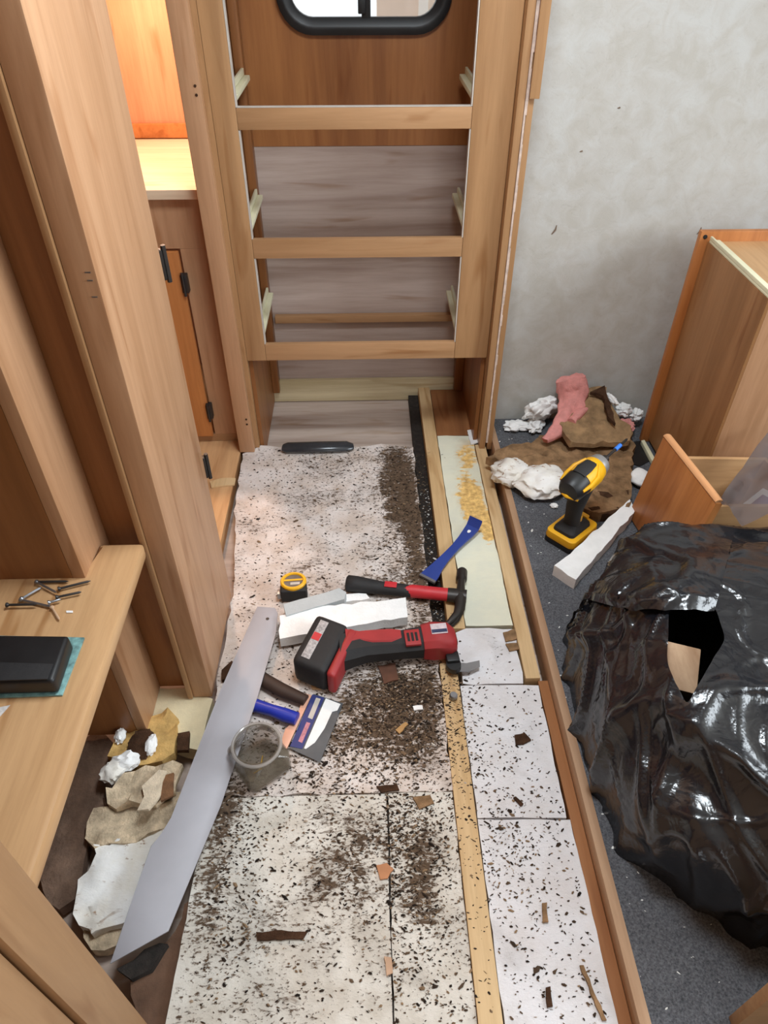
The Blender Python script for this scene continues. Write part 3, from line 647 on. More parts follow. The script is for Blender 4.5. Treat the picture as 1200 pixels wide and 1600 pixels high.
# ---------------------------------------------------------------- bench items
ZB = 0.5225
pts = [((60, 912), (108, 911), 'blackish screw lying nearest the dark panel on the bench'), ((95, 923), (143, 911), 'dark screw pointing at the upright board on the bench'),
       ((92, 937), (129, 929), 'short dark screw right of the screw pile on the bench'), ((15, 950), (60, 949), 'dark screw at the left end of the screw pile'),
       ((35, 940), (82, 951), 'silver screw across the middle of the screw pile'), ((37, 938), (66, 921), 'silver screw on the left side of the screw pile'),
       ((60, 914), (90, 930), 'silver screw slanting through the top of the screw pile'), ((80, 946), (97, 941), 'short silver screw right in the screw pile'),
       ((83, 953), (94, 971), 'tan screw at the front of the screw pile')]
for i, (p0, p1, lab) in enumerate(pts):
    a, e = Zp(*p0, ZB), Zp(*p1, ZB); rr = 0.0022; up = Vector((0, 0, .0045 + .0012*(i % 4)))
    mm = M_dsteel if i in (0, 1, 2, 3) else (M_steel if i < 8 else M_tan)
    t = thing('screw', lab, 'screw', (a.x, a.y, ZB), (0, 0, 0), 'loose screws on the bench')
    finish('shank', B().tube([a+up, a.lerp(e, .9)+up, e+up], [rr, rr, .0006], 8), mm, t)
    dv = (e-a).normalized()
    finish('screw_head', B().tube([a+up-dv*.003, a+up-dv*.0012, a+up+dv*.002], [.0042, .0044, rr], 10), mm, t)
dv_ = thing('black_device', 'black plastic device on a green circuit board at the bench edge', 'device', (-0.56, 0.71, ZB))
finish('circuit_board', B().prism(pxpoly([(-60, 992), (132, 996), (97, 1086), (-60, 1092)], ZB+.003), ZB, ZB+.0035, .0006), plain('green_circuit_board', rgb(118, 158, 156), 0.45, var=0.5, sc_=70), dv_)
b = B(); b.prism(pxpoly([(-60, 1000), (112, 1002), (88, 1074), (-60, 1078)], ZB+.02), ZB+.0036, ZB+.036, .007, seg=3)
cs = finish('case', b, M_black, dv_)
b = B(); b.prism(pxpoly([(-60, 1034), (84, 1038), (74, 1062), (-60, 1066)], ZB+.037), ZB+.0361, ZB+.039, .001)
finish('case_ridge', b, M_blackm, cs)
tag(finish('paper_slip', B().prism(pxpoly([(-14, 1108), (16, 1102), (0, 1120), (-20, 1124)], ZB), ZB, ZB+.0006), plain('paper', rgb(206, 200, 196), 0.8, var=0.2, sc_=200)), 'small pale paper slip at the left edge of the bench', 'paper')
tag(finish('wood_sliver', B().prism(pxpoly([(104, 955), (114, 955), (114, 958), (104, 958)], ZB), ZB, ZB+.0015), M_whitefoam), 'tiny white sliver on the bench near the screws', 'sliver')

# ---------------------------------------------------------------- debris under the bench
G = 'broken pieces under the bench'
slab('foam_slab', 'white foam slab lying under the bench beside the grey strip', 'foam slab', [(150, 1322), (205, 1312), (262, 1290), (280, 1300), (240, 1400), (212, 1440), (150, 1452), (106, 1436), (118, 1390)], -0.05, 0.050, M_dirtyfoam, 21, 0.009, 0.010, group=G)
slab('stained_board', 'beige stained board piece behind the white foam slab under the bench', 'board piece', [(163, 1258), (262, 1240), (290, 1240), (262, 1290), (205, 1318), (140, 1328), (132, 1300)], -0.05, 0.052, M_beige, 22, 0.010, 0.018, group=G)
slab('rotten_board', 'tan rotten board with a brown front edge under the bench', 'board piece', [(160, 1240), (196, 1206), (268, 1188), (284, 1196), (268, 1236), (236, 1254), (166, 1256)], 0.008, 0.022, M_beige, 23, 0.009, 0.016, group=G)
slab('yellow_foam', 'yellowed foam piece with a brown hollow behind the rotten board', 'foam piece', [(182, 1146), (262, 1110), (274, 1120), (276, 1178), (250, 1186), (196, 1200), (174, 1176)], -0.02, 0.032, M_yelfoam, 24, 0.009, 0.014, group=G)
tag(finish('rotten_lump', B().blob(Zp(222, 1163, .018), (.032, .036, .012), .35, 8, 3), M_rotdark), 'dark brown rotten lump in the hollow of the yellowed foam', 'lump', G)
for i, (x, y, rx, ry, lab) in enumerate(((197, 1190, .030, .022, 'white foam crumb left of the yellowed foam'), (236, 1164, .012, .026, 'slender white foam crumb on the yellowed foam'), (176, 1206, .026, .026, 'rough grey white foam crumb beside the rotten board'), (188, 1150, .012, .018, 'small white foam crumb at the top of the yellowed foam'))):
    tag(finish('foam_crumb', B().blob(Zp(x, y, .022), (rx, ry, .014), .35, 7, 30+i), M_whitefoam if i != 2 else M_dirtyfoam), lab, 'foam crumb', G)
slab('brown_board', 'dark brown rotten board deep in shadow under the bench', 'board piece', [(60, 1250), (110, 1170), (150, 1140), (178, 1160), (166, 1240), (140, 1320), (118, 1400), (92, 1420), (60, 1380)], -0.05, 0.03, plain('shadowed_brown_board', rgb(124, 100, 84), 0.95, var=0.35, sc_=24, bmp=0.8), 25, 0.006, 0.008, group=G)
slab('beige_flake', 'pale beige flake lying across the rotten and stained boards under the bench', 'flake', [(226, 1226), (252, 1200), (262, 1206), (250, 1240), (232, 1268), (218, 1262)], 0.034, 0.008, plain('pale_flake', rgb(222, 204, 178), 0.95, var=0.2, sc_=50, bmp=0.7), 31, 0.005, 0.004, group=G)
slab('brown_strip', 'dark brown wood strip between the rotten and stained boards', 'offcut', [(160, 1246), (212, 1244), (216, 1256), (162, 1258)], 0.006, 0.012, M_rotdark, 32, 0.002, 0.003, group=G)
slab('brown_flake', 'reddish brown flake beside the yellow foam and rotten board', 'flake', [(250, 1214), (270, 1206), (268, 1240), (250, 1252)], 0.030, 0.008, plain('reddish_flake', rgb(120, 84, 56), 0.95, var=0.3, sc_=50, bmp=0.7), 33, 0.004, 0.003, group=G)
slab('tan_offcut', 'tan wood offcut in front of the white foam slab', 'offcut', [(128, 1452), (212, 1440), (200, 1478), (140, 1482)], -0.05, 0.03, M_beige, 26, 0.005, 0.004, group=G)
slab('brown_floor_piece', 'brown board wedge beside the near cabinet at the bottom', 'board piece', [(200, 1520), (262, 1470), (300, 1400), (318, 1300), (330, 1290), (318, 1400), (276, 1560), (262, 1640), (220, 1640)], -0.05, 0.038, plain('dark_wet_wood', rgb(104, 76, 58), 0.9, var=0.3, sc_=16, bmp=0.6), 27, 0.005, 0.004, group=G)
slab('black_scrap', 'black crumpled scrap under the tip of the grey strip', 'scrap', [(186, 1510), (250, 1470), (262, 1478), (240, 1512), (210, 1528)], -0.012, 0.016, M_soil, 28, 0.005, 0.006, group=G)
slab('dark_scrap', 'dark brown square scrap beside the yellowed foam', 'scrap', [(276, 1146), (296, 1142), (294, 1172), (276, 1172)], 0.001, 0.012, M_rotdark, 29, 0.003, 0.003, group=G)
slab('dark_scrap', 'dark brown scrap left of the grey strip at the wardrobe divider', 'scrap', [(346, 1046), (362, 1032), (368, 1040), (358, 1060), (346, 1062)], 0.001, 0.012, M_rotdark, 35, 0.003, 0.003)
slab('pale_shard', 'pale curved wood shard on the plywood floor near the corner post', 'shard', [(328, 752), (346, 747), (368, 747), (366, 757), (330, 761)], 0.0, 0.006, M_pine, 36, 0.002, 0.001)

# ---------------------------------------------------------------- larger chips on the foam
GC = 'larger wood chips on the foam boards'
chips = [('brown wood chip near the cross seam below the dark crumbs', [(645, 1246), (672, 1242), (678, 1254), (655, 1264)], M_rot), ('orange brown wood chip on the long seam', [(588, 1352), (604, 1348), (615, 1358), (606, 1372), (594, 1374)], plain('orange_chip', rgb(186, 130, 92), 0.9)),
         ('long brown sliver in the lower left of the foam', [(400, 1456), (440, 1453), (480, 1456), (474, 1466), (402, 1469)], M_rotdark), ('short brown splinter upright in the bottom right foam board', [(847, 1411), (855, 1410), (857, 1440), (848, 1441)], M_rot),
         ('long thin brown stick in the bottom right foam board', [(906, 1508), (912, 1508), (948, 1594), (941, 1594)], M_rot), ('small dark splinter near the bottom of the right foam board', [(853, 1543), (860, 1541), (864, 1572), (855, 1574)], M_rotdark),
         ('dark brown lump with a pointed end on the right foam board', [(804, 1148), (820, 1145), (830, 1156), (818, 1162), (806, 1163)], M_rotdark), ('tan wood chip below the large battery', [(484, 1058), (500, 1052), (512, 1060), (502, 1076), (488, 1076)], plain('tan_chip', rgb(196, 158, 118), 0.9)),
         ('pale brown chip on the long seam near the bottom', [(600, 1494), (612, 1496), (614, 1520), (604, 1524)], plain('peach_chip', rgb(196, 160, 132), 0.9)), ('dark chip lying on the cross seam', [(588, 1228), (620, 1225), (624, 1234), (596, 1238)], M_rotdark),
         ('reddish brown chip in the middle of the dark crumbs', [(590, 1040), (618, 1036), (622, 1062), (600, 1068)], plain('red_brown_chip', rgb(96, 62, 46), 0.9, var=0.3)), ('tan splinter at the lower edge of the dark crumbs', [(618, 1140), (634, 1128), (638, 1131), (624, 1146)], plain('tan_splinter', rgb(180, 140, 90), 0.9)),
         ('brown patch of torn board on the white foam scrap', [(786, 988), (804, 982), (808, 998), (790, 1002)], M_rot), ('smaller brown torn patch on the white foam scrap', [(790, 1006), (808, 1004), (812, 1014), (796, 1017)], M_rot),
         ('brown splinter lying on the right foam board below the lump', [(802, 1246), (806, 1244), (818, 1256), (814, 1259)], M_rotdark), ('white foam fleck among the dark crumbs', [(645, 1103), (660, 1102), (661, 1108), (647, 1110)], M_whitefoam),
         ('white foam bit at the foot of the edge post', [(730, 672), (744, 670), (750, 690), (736, 694)], M_whitefoam)]
for i, (lab, pp, mm) in enumerate(chips):
    slab('wood_chip', lab, 'chip', pp, 0.0006, 0.004, mm, 40+i, 0.0015, 0.0015, 0.008, group=GC, step=0.01, ns=80)

# ---------------------------------------------------------------- loose crumbs: real flakes nobody could count
def crumbs(name, label, specs, mat, z=0.0004, seed=1, size=(0.0007, 0.0031)):
    rnd = random.Random(seed); vs, fs = [], []
    for (x, y, sx, sy, n, kind) in specs:
        for _ in range(n):
            if kind == 'g': px, py = rnd.gauss(x, sx), rnd.gauss(y, sy)
            else: px, py = rnd.uniform(x-sx, x+sx), rnd.uniform(y-sy, y+sy)
            if not OK(px, py): continue
            r = rnd.uniform(*size)*(1.8 if rnd.random() < 0.06 else 1); a0 = rnd.uniform(0, 6.3); el = rnd.uniform(0.25, 0.9); k = 5; i0 = len(vs); ca, sa = math.cos(rnd.gauss(0, .6)), math.sin(rnd.gauss(0, .6))
            zz = z + Z_AT(px, py)
            for j in range(k):
                u, v = r*1.4*math.cos(a0+6.283*j/k)*rnd.uniform(.7, 1.2), r*el*math.sin(a0+6.283*j/k)*rnd.uniform(.7, 1.2)
                vs.append((px+u*ca-v*sa, py+u*sa+v*ca, zz))
            vs.append((px, py, zz + r*rnd.uniform(.25, .6)))
            fs += [(i0+j, i0+(j+1) % k, i0+k) for j in range(k)]
    me = bpy.data.meshes.new(name); me.from_pydata(vs, [], fs); me.materials.append(mat)
    o = bpy.data.objects.new(name, me); COL.objects.link(o); o['kind'] = 'stuff'; o['label'] = label; o['category'] = 'debris'
    return o
def OK(x, y): return (-0.40 < x < 0.41 and 0.15 < y < 2.03 and not (0.205 < x < 0.25 and y > 1.25 and (x*917 % 1) > .1)
                      and not (x < -0.33 and y < .74) and not (x < -.37 and y < 1.35) and not (x > .252 and y > 1.2 and (y*531 % 1) > .05))
def Z_AT(x, y): return -0.034 if (0.165 < x < 0.2045 and y > 1.2) else (0.003 if 0.171 < x < 0.214 and y < 1.19 else (0.002 if .205 < x < .25 and y > 1.19 else 0.0))
crumbs('dark_crumbs', 'dark brown crumbs of rotten wood scattered over the foam boards',
       [(0.05, 0.95, 0.10, 0.095, 2500, 'g'), (0.08, 1.0, 0.05, 0.04, 900, 'g'), (0.0, 0.86, 0.13, 0.07, 1200, 'g'), (-0.1, 1.4, .32, .64, 2600, 'u'), (0.11, 1.6, 0.05, .35, 1800, 'g'), (0.185, 1.7, .018, .5, 400, 'u'), (-0.1, 1.95, .2, .06, 500, 'g'),
        (-.1, .45, .25, .3, 1100, 'u'), (.1, .45, .07, .3, 700, 'u'), (-.29, .62, .05, .14, 900, 'g'), (-.2, .77, .15, .02, 260, 'g'), (.03, .45, .006, .3, 220, 'u'), (.31, .45, .09, .3, 700, 'u'), (.30, .85, .08, .14, 350, 'g'), (.27, .6, .04, .06, 200, 'g'), (.19, .7, .02, .45, 110, 'u'), (.07, .68, .05, .05, 350, 'g'), (-.04, .6, .1, .08, 500, 'g'), (.08, .55, .04, .1, 350, 'g')], M_chip, seed=2)
def OK(x, y): return (0.46 < x < 1.0 and 0.3 < y < 2.1) or (0.165 < x < .2 and 1.2 < y < 2.2)
def Z_AT(x, y): return 0.03 if x > .4 else -.033
crumbs('white_crumbs', 'tiny white foam crumbs on the carpet and in the dirt groove', [(.55, 1.2, .09, .9, 60, 'u'), (.56, 1.75, .08, .2, 40, 'g'), (.55, .6, .08, .25, 25, 'u'), (.185, 1.55, .015, .3, 90, 'u')], M_lint, seed=4, size=(.001, .003))

# ---------------------------------------------------------------- debris pile on the carpet
GP = 'torn out floor pieces piled on the carpet'
slab('rotten_sheet', 'big flat torn brown board lying at the front of the debris pile', 'board piece', [(760, 712), (785, 700), (830, 690), (868, 672), (920, 660), (982, 662), (990, 700), (986, 760), (984, 792), (940, 800), (905, 792), (886, 752), (836, 742), (790, 722)], 0.0315, 0.035, M_rot, 61, 0.008, 0.016, group=GP)
slab('rotten_sheet', 'brown board piece leaning up toward the grey wall in the pile', 'board piece', [(872, 660), (890, 625), (916, 608), (946, 602), (958, 640), (984, 668), (984, 690), (940, 690), (890, 690)], -0.48, 0.02, plain('leaning_rotten_board', rgb(150, 120, 86), 0.95, var=0.4, sc_=24, bmp=0.9), 62, 0.006, 0.012, b=0.30, group=GP)
slab('dark_flap', 'dark brown corner flap at the top of the debris pile', 'board piece', [(922, 612), (945, 602), (954, 630), (962, 662), (950, 650), (942, 618)], -0.445, 0.012, M_rotdark, 63, 0.003, 0.003, b=0.30, group=GP)
slab('rotten_block', 'thick brown rotten block at the front right of the pile', 'board piece', [(905, 782), (934, 770), (984, 768), (984, 796), (962, 803), (936, 803)], 0.031, 0.03, M_rotdark, 64, 0.005, 0.01, group=GP)
def lump(name, lab, cat, px, py, z, rad, m, seed, amp=.3, sc_=6, rz=0, rx=0, group=GP, sub=4):
    c = Zp(px, py, z)
    return tag(finish(name, B().blob(c, rad, amp, sc_, seed, sub, M=Matrix.Rotation(R(rz), 3, 'Z') @ Matrix.Rotation(R(rx), 3, 'X')), m), lab, cat, group)
lump('foam_chunk', 'rounded white stained foam chunk at the left front of the pile', 'foam chunk', 798, 738, .062, (.062, .055, .035), M_dirtyfoam, 71, .28)
lump('foam_chunk', 'large white foam chunk with torn brown underside beside the yellow drill', 'foam chunk', 848, 752, .065, (.082, .072, .034), M_dirtyfoam, 72, .28, rz=15)
lump('foam_chunk', 'white foam chunk leaning left of the pink insulation', 'foam chunk', 846, 640, .10, (.062, .03, .05), M_whitefoam, 73, .45, rz=25, rx=20)
lump('foam_chunk', 'small rounded white foam chunk by the grey wall on the carpet', 'foam chunk', 806, 665, .046, (.042, .028, .016), M_whitefoam, 74, .4)
lump('foam_chunk', 'white foam bit between the rounded chunk and the brown board', 'foam chunk', 836, 664, .05, (.028, .04, .018), M_whitefoam, 75, .5, rz=-30)
lump('foam_chunk', 'white foam bit on the wall side right of the pile', 'foam chunk', 974, 640, .10, (.026, .026, .022), M_whitefoam, 76, .4)
lump('foam_chunk', 'white foam bit touching the upright drawer', 'foam chunk', 994, 648, .08, (.022, .024, .022), M_whitefoam, 77, .4)
lump('foam_chunk', 'slender white foam bit on the dark flap of the pile', 'foam chunk', 956, 624, .17, (.009, .034, .014), M_whitefoam, 78, .3, rz=20)
lump('foam_chunk', 'small white foam bit in the middle of the brown board', 'foam chunk', 904, 670, .115, (.020, .010, .008), M_whitefoam, 79, .3)
lump('foam_chunk', 'white foam block under the edge of the standing drawer front', 'foam chunk', 1000, 746, .055, (.034, .036, .024), M_whitefoam, 80, .25, sc_=3)
lump('foam_chunk', 'tiny white foam bit on the carpet left of the drill handle', 'foam chunk', 866, 790, .037, (.012, .010, .007), M_whitefoam, 81, .3)
# pink insulation: a folded torn batt
b = B()
pk_ = [Yp(893, 590, 2.10), Yp(896, 610, 2.09), Yp(893, 632, 2.06), Zp(886, 656, .12), Zp(872, 672, .105), Zp(852, 688, .095)]
b.tube(pk_, [(.050, .020), (.056, .026), (.046, .026), (.042, .024), (.030, .018), (.014, .012)], 18)
bmesh.ops.subdivide_edges(b.bm, edges=b.bm.edges[:], cuts=2, use_grid_fill=True)
for v in b.bm.verts: v.co += noise.noise_vector(v.co*28)*.009 + noise.noise_vector(v.co*70)*.005
pi = thing('pink_insulation', 'torn strip of pink fibreglass insulation on top of the debris pile', 'insulation', (pk_[2].x, pk_[2].y, .1), (0, 0, 0), GP)
finish('batt', b, M_pink, pi)
b = B(); b.tube([Zp(892, 660, .13), Zp(906, 644, .145), Zp(922, 636, .14)], [(.016, .012), (.018, .012), (.008, .006)], 12)
bmesh.ops.subdivide_edges(b.bm, edges=b.bm.edges[:], cuts=2, use_grid_fill=True)
for v in b.bm.verts: v.co += noise.noise_vector(v.co*40)*.006
finish('loose_tuft', b, M_pink, pi)
lump('pink_tuft', 'small pink insulation tuft beside the upright drawer', 'insulation', 978, 664, .07, (.026, .030, .018), M_pink, 83, .5, rz=40)
# white foam strip
p = pxpoly([(866, 884), (884, 870), (962, 800), (984, 780), (993, 796), (960, 836), (900, 906)], .068)
tag(finish('foam_strip', chunk(p, 0.031, 0.037, 0.003, 0.02, 0.003, 30, 91, 0.02), M_whitefoam), 'long white foam strip between the yellow drill and the black bag', 'foam strip')

# ---------------------------------------------------------------- impact driver (local X forward)
bc = Zp(890, 830, .055)
dv = thing('impact_driver', 'yellow and black cordless impact driver standing on its battery on the carpet', 'power drill', (bc.x+.005, bc.y, 0.0305), (0, 0, R(42)))
b = B(); b.box((-.066, -.048, 0.0), (.066, .048, .022), .008, None, 3)
bt_ = finish('battery', b, M_black, dv, local=True)
b = B(); b.loft([[(x, y, z) for x, y in rrect(-hx_, hx_, -hy_, hy_, .016)] for hx_, hy_, z in ((.067, .049, .0215), (.068, .050, .026), (.066, .048, .044), (.060, .042, .047))])
yb = finish('battery_band', b, M_yellow, dv, local=True)
b = B(); b.loft([[(x-.004, y, z) for x, y in rrect(-hx_, hx_, -hy_, hy_, .014)] for hx_, hy_, z in ((.050, .036, .0465), (.048, .034, .056), (.026, .020, .070))])
finish('foot', b, M_blackm, dv, local=True)
finish('battery_tab', box((.046, -.016, .0465), (.062, .016, .060), .004), M_yellow, yb, local=True)
TP = Matrix.Rotation(R(-8), 4, 'Y')
b = B(); b.tube([(-.010, 0, .055), (-.012, 0, .09), (-.014, 0, .13), (-.004, 0, .17), (.0, 0, .205)], [(.022, .026), (.019, .024), (.0205, .026), (.022, .030), (.024, .036)], 16)
hn = finish('handle', b, M_blackm, dv, local=True)
finish('handle_mark', box((-.006, -.0215, .075), (.006, -.0165, .096), .001), M_yellow, hn, local=True)
finish('trigger', B().tube([(.022, 0, .178), (.034, 0, .165), (.030, 0, .150)], [(.008, .009), (.009, .010), (.007, .007)], 10), M_red, dv, local=True)
HB = Matrix.Translation((0, 0, .226)) @ TP @ Matrix.Rotation(R(90), 4, 'Y')
b = B(); b.lathe([(.012, -.078), (.030, -.074), (.038, -.060), (.039, -.020)], 26, HB)
mh = finish('motor_housing', b, M_black, dv, local=True)
b = B(); b.lathe([(.0405, -.024), (.0415, -.010), (.041, .030), (.036, .052), (.031, .056)], 26, HB)
finish('gear_housing', b, M_yellow, dv, local=True)
b = B(); b.tube([HB @ Vector((-.036, 0, -.030)), HB @ Vector((-.0385, 0, -.005)), HB @ Vector((-.037, 0, .026)), HB @ Vector((-.031, 0, .046))], [(.020, .005), (.022, .005), (.018, .005), (.012, .004)], 12)
finish('top_panel', b, M_blackm, mh, local=True)
b = B()
for s_ in (-1, 1): b.tube([HB @ Vector((-.012, s_*.036, -.058)), HB @ Vector((-.014, s_*.040, -.030)), HB @ Vector((-.020, s_*.0385, .005)), HB @ Vector((-.034, s_*.021, .034))], [.004, .006, .006, .004], 8)
b.tube([HB @ Vector((.020, -.030, -.066)), HB @ Vector((.012, 0, -.080)), HB @ Vector((.020, .030, -.066))], [.004, .005, .004], 8)
finish('yellow_trim', b, M_yellow, mh, local=True)
b = B(); b.lathe([(.032, .054), (.034, .060), (.029, .078), (.018, .084), (.012, .086)], 26, HB)
finish('nose_cap', b, plain('grey_nose', rgb(150, 148, 146), 0.45, 0.4), dv, local=True)
b = B(); b.lathe([(.011, .084), (.011, .104), (.008, .106)], 14, HB); b.lathe([(.0045, .105), (.0042, .150)], 8, HB)
ck = finish('chuck', b, M_dsteel, dv, local=True)
b = B(); b.lathe([(.0062, .150), (.0062, .176)], 10, HB); finish('bit_sleeve', b, plain('bright_blue_sleeve', rgb(60, 130, 230), 0.35), ck, local=True)
b = B(); b.lathe([(.0042, .176), (.0040, .205), (.0014, .212)], 8, HB); finish('bit', b, M_dsteel, ck, local=True)

# ---------------------------------------------------------------- drawers on the right
td = thing('tall_drawer', 'large drawer standing on end against the grey wall with cream slide on top', 'drawer', (1.1, 1.8, 0.031))
finish('drawer_front', box((0.958, 1.992, 0.031), (1.26, 2.012, 0.757), 0.004), M_orange, td)
finish('drawer_bottom', box((0.983, 1.60, 0.045), (0.991, 1.9915, 0.728)), wood('mid_brown_hardboard', rgb(168, 122, 80), rgb(146, 102, 62), 'Z'), td)
finish('drawer_side', box((0.9915, 1.60, 0.717), (1.22, 1.9915, 0.728)), M_panelY, td)
finish('drawer_side', box((0.9915, 1.60, 0.033), (1.22, 1.9915, 0.045)), M_panelY, td)
finish('drawer_back', box((0.9915, 1.60, 0.0455), (1.22, 1.612, 0.7165)), M_panelZ, td)
sl = finish('drawer_slide', box((0.984, 1.601, 0.7285), (1.014, 1.985, 0.736), 0.002), M_slide, td)
finish('slide_lip', box((0.984, 1.601, 0.7362), (0.990, 1.985, 0.746), 0.001), M_slide, sl)
finish('pull_hole', B().tube([(0.972, 1.9905, 0.742), (0.972, 1.9935, 0.742)], 0.006, 12), M_black, td)
# upright drawer lying in front, its face turned to the left
A, C = Zp(1046, 678, .33), Zp(1141, 797, .33); d = (C - A)
ud = thing('standing_drawer', 'orange wooden drawer on the carpet behind the bag with its front facing left', 'drawer', (A.x-.040, A.y-.004, 0.033), (R(-7), 0, math.atan2(d.y, d.x)))
L = d.length - 0.035
# local x runs along the front's top edge towards the viewer, local y into the drawer
b = B(); b.box((0, -.012, 0.0), (L, .010, .292), .005)
ff = finish('drawer_front', b, M_orange, ud, local=True)
finish('moulded_edge', B().tube([(0.002, -.002, .294), (L-.002, -.002, .294)], [(.012, .007), (.012, .007)], 10), wood('peach_edge', rgb(222, 164, 116), rgb(206, 146, 98), 'X'), ff, local=True)
finish('pull_screw', B().tube([(.24, -.0135, .13), (.24, -.0115, .13)], .006, 10), M_dsteel, ff, local=True)
sd = finish('drawer_side', box((.054, .0105, .015), (.066, .30, .262), .001), M_panelY, ud, local=True)
finish('drawer_side', box((L-.034, .0105, .015), (L-.022, .30, .262), .001), M_panelY, ud, local=True)
finish('drawer_back', box((.066, .288, .015), (L-.034, .30, .262), .001), M_panelY, ud, local=True)
finish('drawer_bottom', box((.066, .0105, .015), (L-.034, .288, .021)), M_dark, ud, local=True)
# small black tray piece between the two drawers
c0 = Zp(1004, 705, .031)
tr = thing('tray', 'small black tray with a pale edge between debris pile and upright drawer', 'tray', (c0.x, c0.y, .031))
finish('tray_bottom', B().prism(pxpoly([(990, 690), (1006, 688), (1022, 716), (1000, 728), (986, 724)], .034), .031, .034), M_black, tr)
finish('tray_edge', B().prism(pxpoly([(1002, 688), (1007, 687), (1024, 717), (1019, 720)], .05), .0345, .050, .001), M_slide, tr)

# plastic film and a small box at the right border
b = B(); nU, nV = 16, 16; a0, a1, a2, a3 = Zp(1126, 778, .33), Zp(1205, 668, .38), Zp(1330, 740, .38), Zp(1160, 822, .38)
grid = []
for i in range(nU+1):
    row = []
    for j in range(nV+1):
        u, v = i/nU, j/nV; q = a0.lerp(a1, u).lerp(a3.lerp(a2, u), v); q.z += noise.noise(q*9)*.02 + (0.3-abs(noise.noise(q*20)))*.016; row.append(b.bm.verts.new(q))
    grid.append(row)
for i in range(nU):
    for j in range(nV): b.face([grid[i][j], grid[i+1][j], grid[i+1][j+1], grid[i][j+1]])
tag(finish('plastic_film', b, M_film, smooth=180), 'crumpled clear plastic film draped behind the bag at the right border', 'plastic film')
c1 = Zp(1192, 800, .22)
bx = thing('carton', 'white carton with a purple mark at the right border behind the bag', 'carton', (c1.x, c1.y+.02, .075), (0, 0, R(38)))
finish('carton_body', box((-.05, -.035, 0), (.08, .035, .15), .002), M_whitefoam, bx, local=True)
finish('purple_mark', box((-.028, -.02, .1502), (.05, .02, .1508)), plain('purple_print', rgb(84, 52, 120), 0.5), bx, local=True)

# ---------------------------------------------------------------- black rubbish bag
BC = Vector((0.985, 0.81, 0.03)); RX, RY, RZ = 0.52, 0.46, 0.35
def crease(q, wd): return math.exp(-(noise.noise(q)/wd)**2)
def bag_pt(az, el, off=0.0):
    ce, se = math.cos(el), math.sin(el)
    e = 2/3.7
    f = lambda q, p_: math.copysign(abs(q)**p_, q)
    e2 = 0.78 if math.sin(az) > 0 else 1.0
    x = RX*f(ce, e)*f(math.cos(az), e2); y = RY*f(ce, e)*f(math.sin(az), e2); z = RZ*f(se, e)
    d = Vector((math.cos(az)*ce, math.sin(az)*ce, se))
    big = noise.fractal(d*1.5 + Vector((3.1, 0, 7)), 1.0, 2.0, 2)*.05
    q = Vector((x, y, z))
    # long tension folds sweeping down and around the side of the bag
    s_ = Vector((az*2.6 + el*1.7, el*0.8, 2.0))
    cr = crease(s_*1.5, .10)*.015*(1-se)**.6 + crease(q*3.6 + Vector((9, 2, 1)), .07)*.013 + crease(q*8.5 + Vector((1, 5, 3)), .06)*.005
    r = 1 + (big + cr + off)/0.5
    p = Vector((x*r, y*r, z*(1 + (big*1.2 + cr + off)/0.36)))
    p.z = max(p.z, 0.0)
    return BC + p
from mathutils.bvhtree import BVHTree
NA, NE = 400, 110
def bag_grid(b):
    g = []
    for j in range(NE+1):
        el = (math.pi/2)*(j/NE)**0.9
        g.append([b.bm.verts.new(bag_pt(2*math.pi*i/NA, min(el, math.pi/2-1e-4))) for i in range(NA)])
    return g
pb_ = B(); g = bag_grid(pb_)
for j in range(NE):
    for i in range(NA): pb_.face([g[j][i], g[j][(i+1) % NA], g[j+1][(i+1) % NA], g[j+1][i]])
pb_.bm.normal_update(); TREE = BVHTree.FromBMesh(pb_.bm); pb_.bm.free()
def on_bag(x, y):                                  # point and outward normal of the bag where the photo shows (x, y)
    for k in range(60):
        h = TREE.ray_cast(EYE, ray(x, y + k*3).normalized())
        if h[0] is not None:
            n_ = h[1] if h[1].dot(h[0]-BC) > 0 else -h[1]
            return h[0], n_
    return BC, Vector((0, 0, 1))
MOUTH = [on_bag(x, y)[0] for x, y in ((1046, 946), (1118, 946), (1134, 1000), (1106, 1040), (1072, 1104), (1042, 1036))]
mouth, mn = on_bag(1082, 1008)
def inside(p, poly):
    c = False; n = len(poly)
    for i in range(n):
        a, e = poly[i], poly[i-1]
        if (a.y > p.y) != (e.y > p.y) and p.x < (e.x-a.x)*(p.y-a.y)/(e.y-a.y)+a.x: c = not c
    return c
b = B(); g = bag_grid(b)
for j in range(NE):
    for i in range(NA):
        vs = [g[j][i], g[j][(i+1) % NA], g[j+1][(i+1) % NA], g[j+1][i]]
        c = sum((v.co for v in vs), Vector())/4
        if c.z > .15 and inside(c, MOUTH): continue
        b.face(vs)
bmesh.ops.remove_doubles(b.bm, verts=b.bm.verts[:], dist=1e-5)
for v in [v for v in b.bm.verts if not v.link_faces]: b.bm.verts.remove(v)
rim = [v for v in b.bm.verts if v.is_boundary and v.co.z > .12]
for _ in range(14):
    new = {}
    for v in rim:
        nb = [e.other_vert(v).co for e in v.link_edges if e.is_boundary]
        if len(nb) == 2: new[v] = v.co*.5 + (nb[0]+nb[1])*.25
    for v, c in new.items(): v.co = c
tb = thing('rubbish_bag', 'large shiny black plastic rubbish bag filled with scraps on the carpet', 'bag', BC)
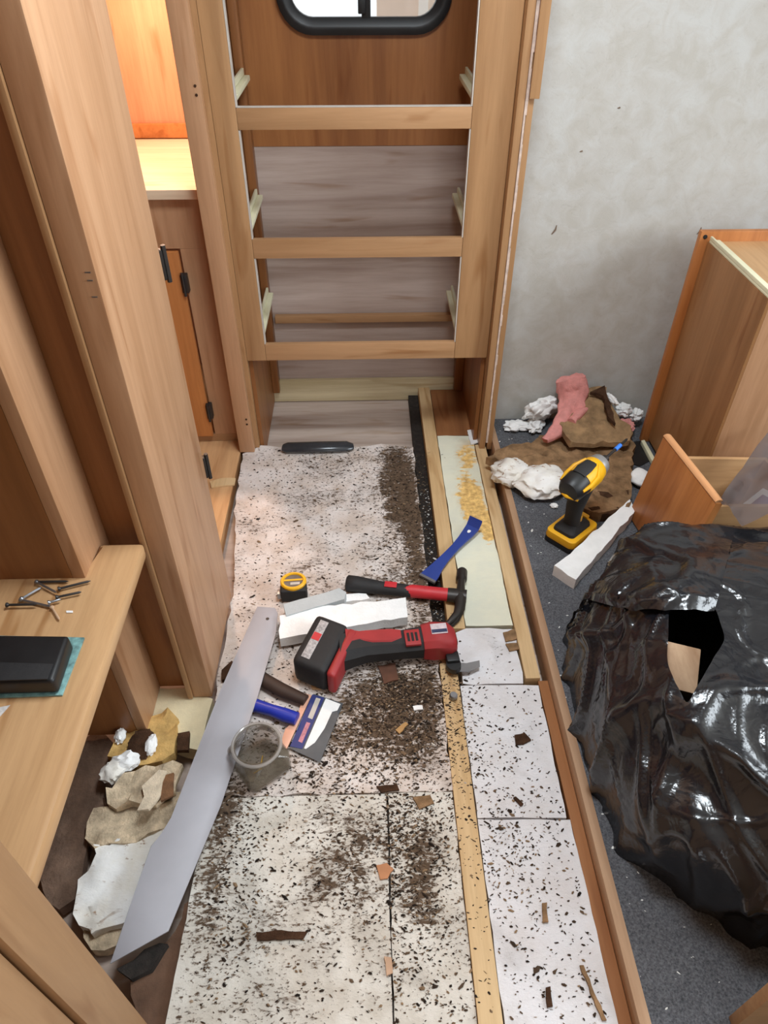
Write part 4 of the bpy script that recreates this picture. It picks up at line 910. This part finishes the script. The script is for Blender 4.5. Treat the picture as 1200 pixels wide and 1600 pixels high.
bagbody = finish('bag_film', b, M_bag, tb, smooth=180)
# loose flap of film folded over the top, its hem hanging over the mouth
b = B(); g = []; NU, NV = 70, 40
def poly_at(pl, t):
    t *= len(pl)-1; k = min(int(t), len(pl)-2); f_ = t-k
    return (pl[k][0]*(1-f_)+pl[k+1][0]*f_, pl[k][1]*(1-f_)+pl[k+1][1]*f_)
HEM = [(884, 925), (910, 936), (935, 946), (985, 956), (1040, 960), (1085, 958), (1116, 956)]
TOP = [(893, 900), (912, 866), (945, 838), (985, 824), (1040, 818), (1090, 816), (1150, 826)]
for j in range(NV+1):
    row = []
    for i in range(NU+1):
        u, v = i/NU, j/NV; h, t_ = poly_at(HEM, u), poly_at(TOP, u)
        p, n_ = on_bag(t_[0]+(h[0]-t_[0])*v, t_[1]+(h[1]-t_[1])*v)
        lift = .003 + .022*v**1.5*min(1, u*6)*min(1, (1-u)*5+.1) + (.006*noise.noise(p*13) + crease(p*9, .09)*.006)*min(1, (1-u)*6)
        if v > .9: lift -= (v-.9)*.12
        row.append(b.bm.verts.new(p + (n_*.7 + Vector((0, 0, .3)))*max(lift, .002)))
    g.append(row)
for j in range(NV):
    for i in range(NU): b.face([g[j][i], g[j][i+1], g[j+1][i+1], g[j+1][i]])
bmesh.ops.smooth_vert(b.bm, verts=b.bm.verts[:], factor=.5, use_axis_x=True, use_axis_y=True, use_axis_z=True)
finish('bag_flap', b, M_bag, tb, smooth=180)
wp = mouth + Vector((-.002, .012, -.10))
tag(finish('wood_scrap', B().box((-.036, -.05, -.04), (.036, .045, .04), .004, Matrix.Translation(wp) @ Matrix.Rotation(R(-20), 4, 'Z') @ Matrix.Rotation(R(20), 4, 'X')), M_tan), 'maple wood scrap seen through the mouth of the black bag', 'wood scrap')

# board edge at the near right corner
tag(finish('near_board', box((0.592, 0.300, 0.031), (1.15, 0.318, 0.60), 0.002, Matrix.Rotation(0, 4, 'Z')), wood('tan_board', rgb(206, 168, 122), rgb(188, 148, 104), 'X')), 'tan board standing at the bottom right corner of the picture', 'board')
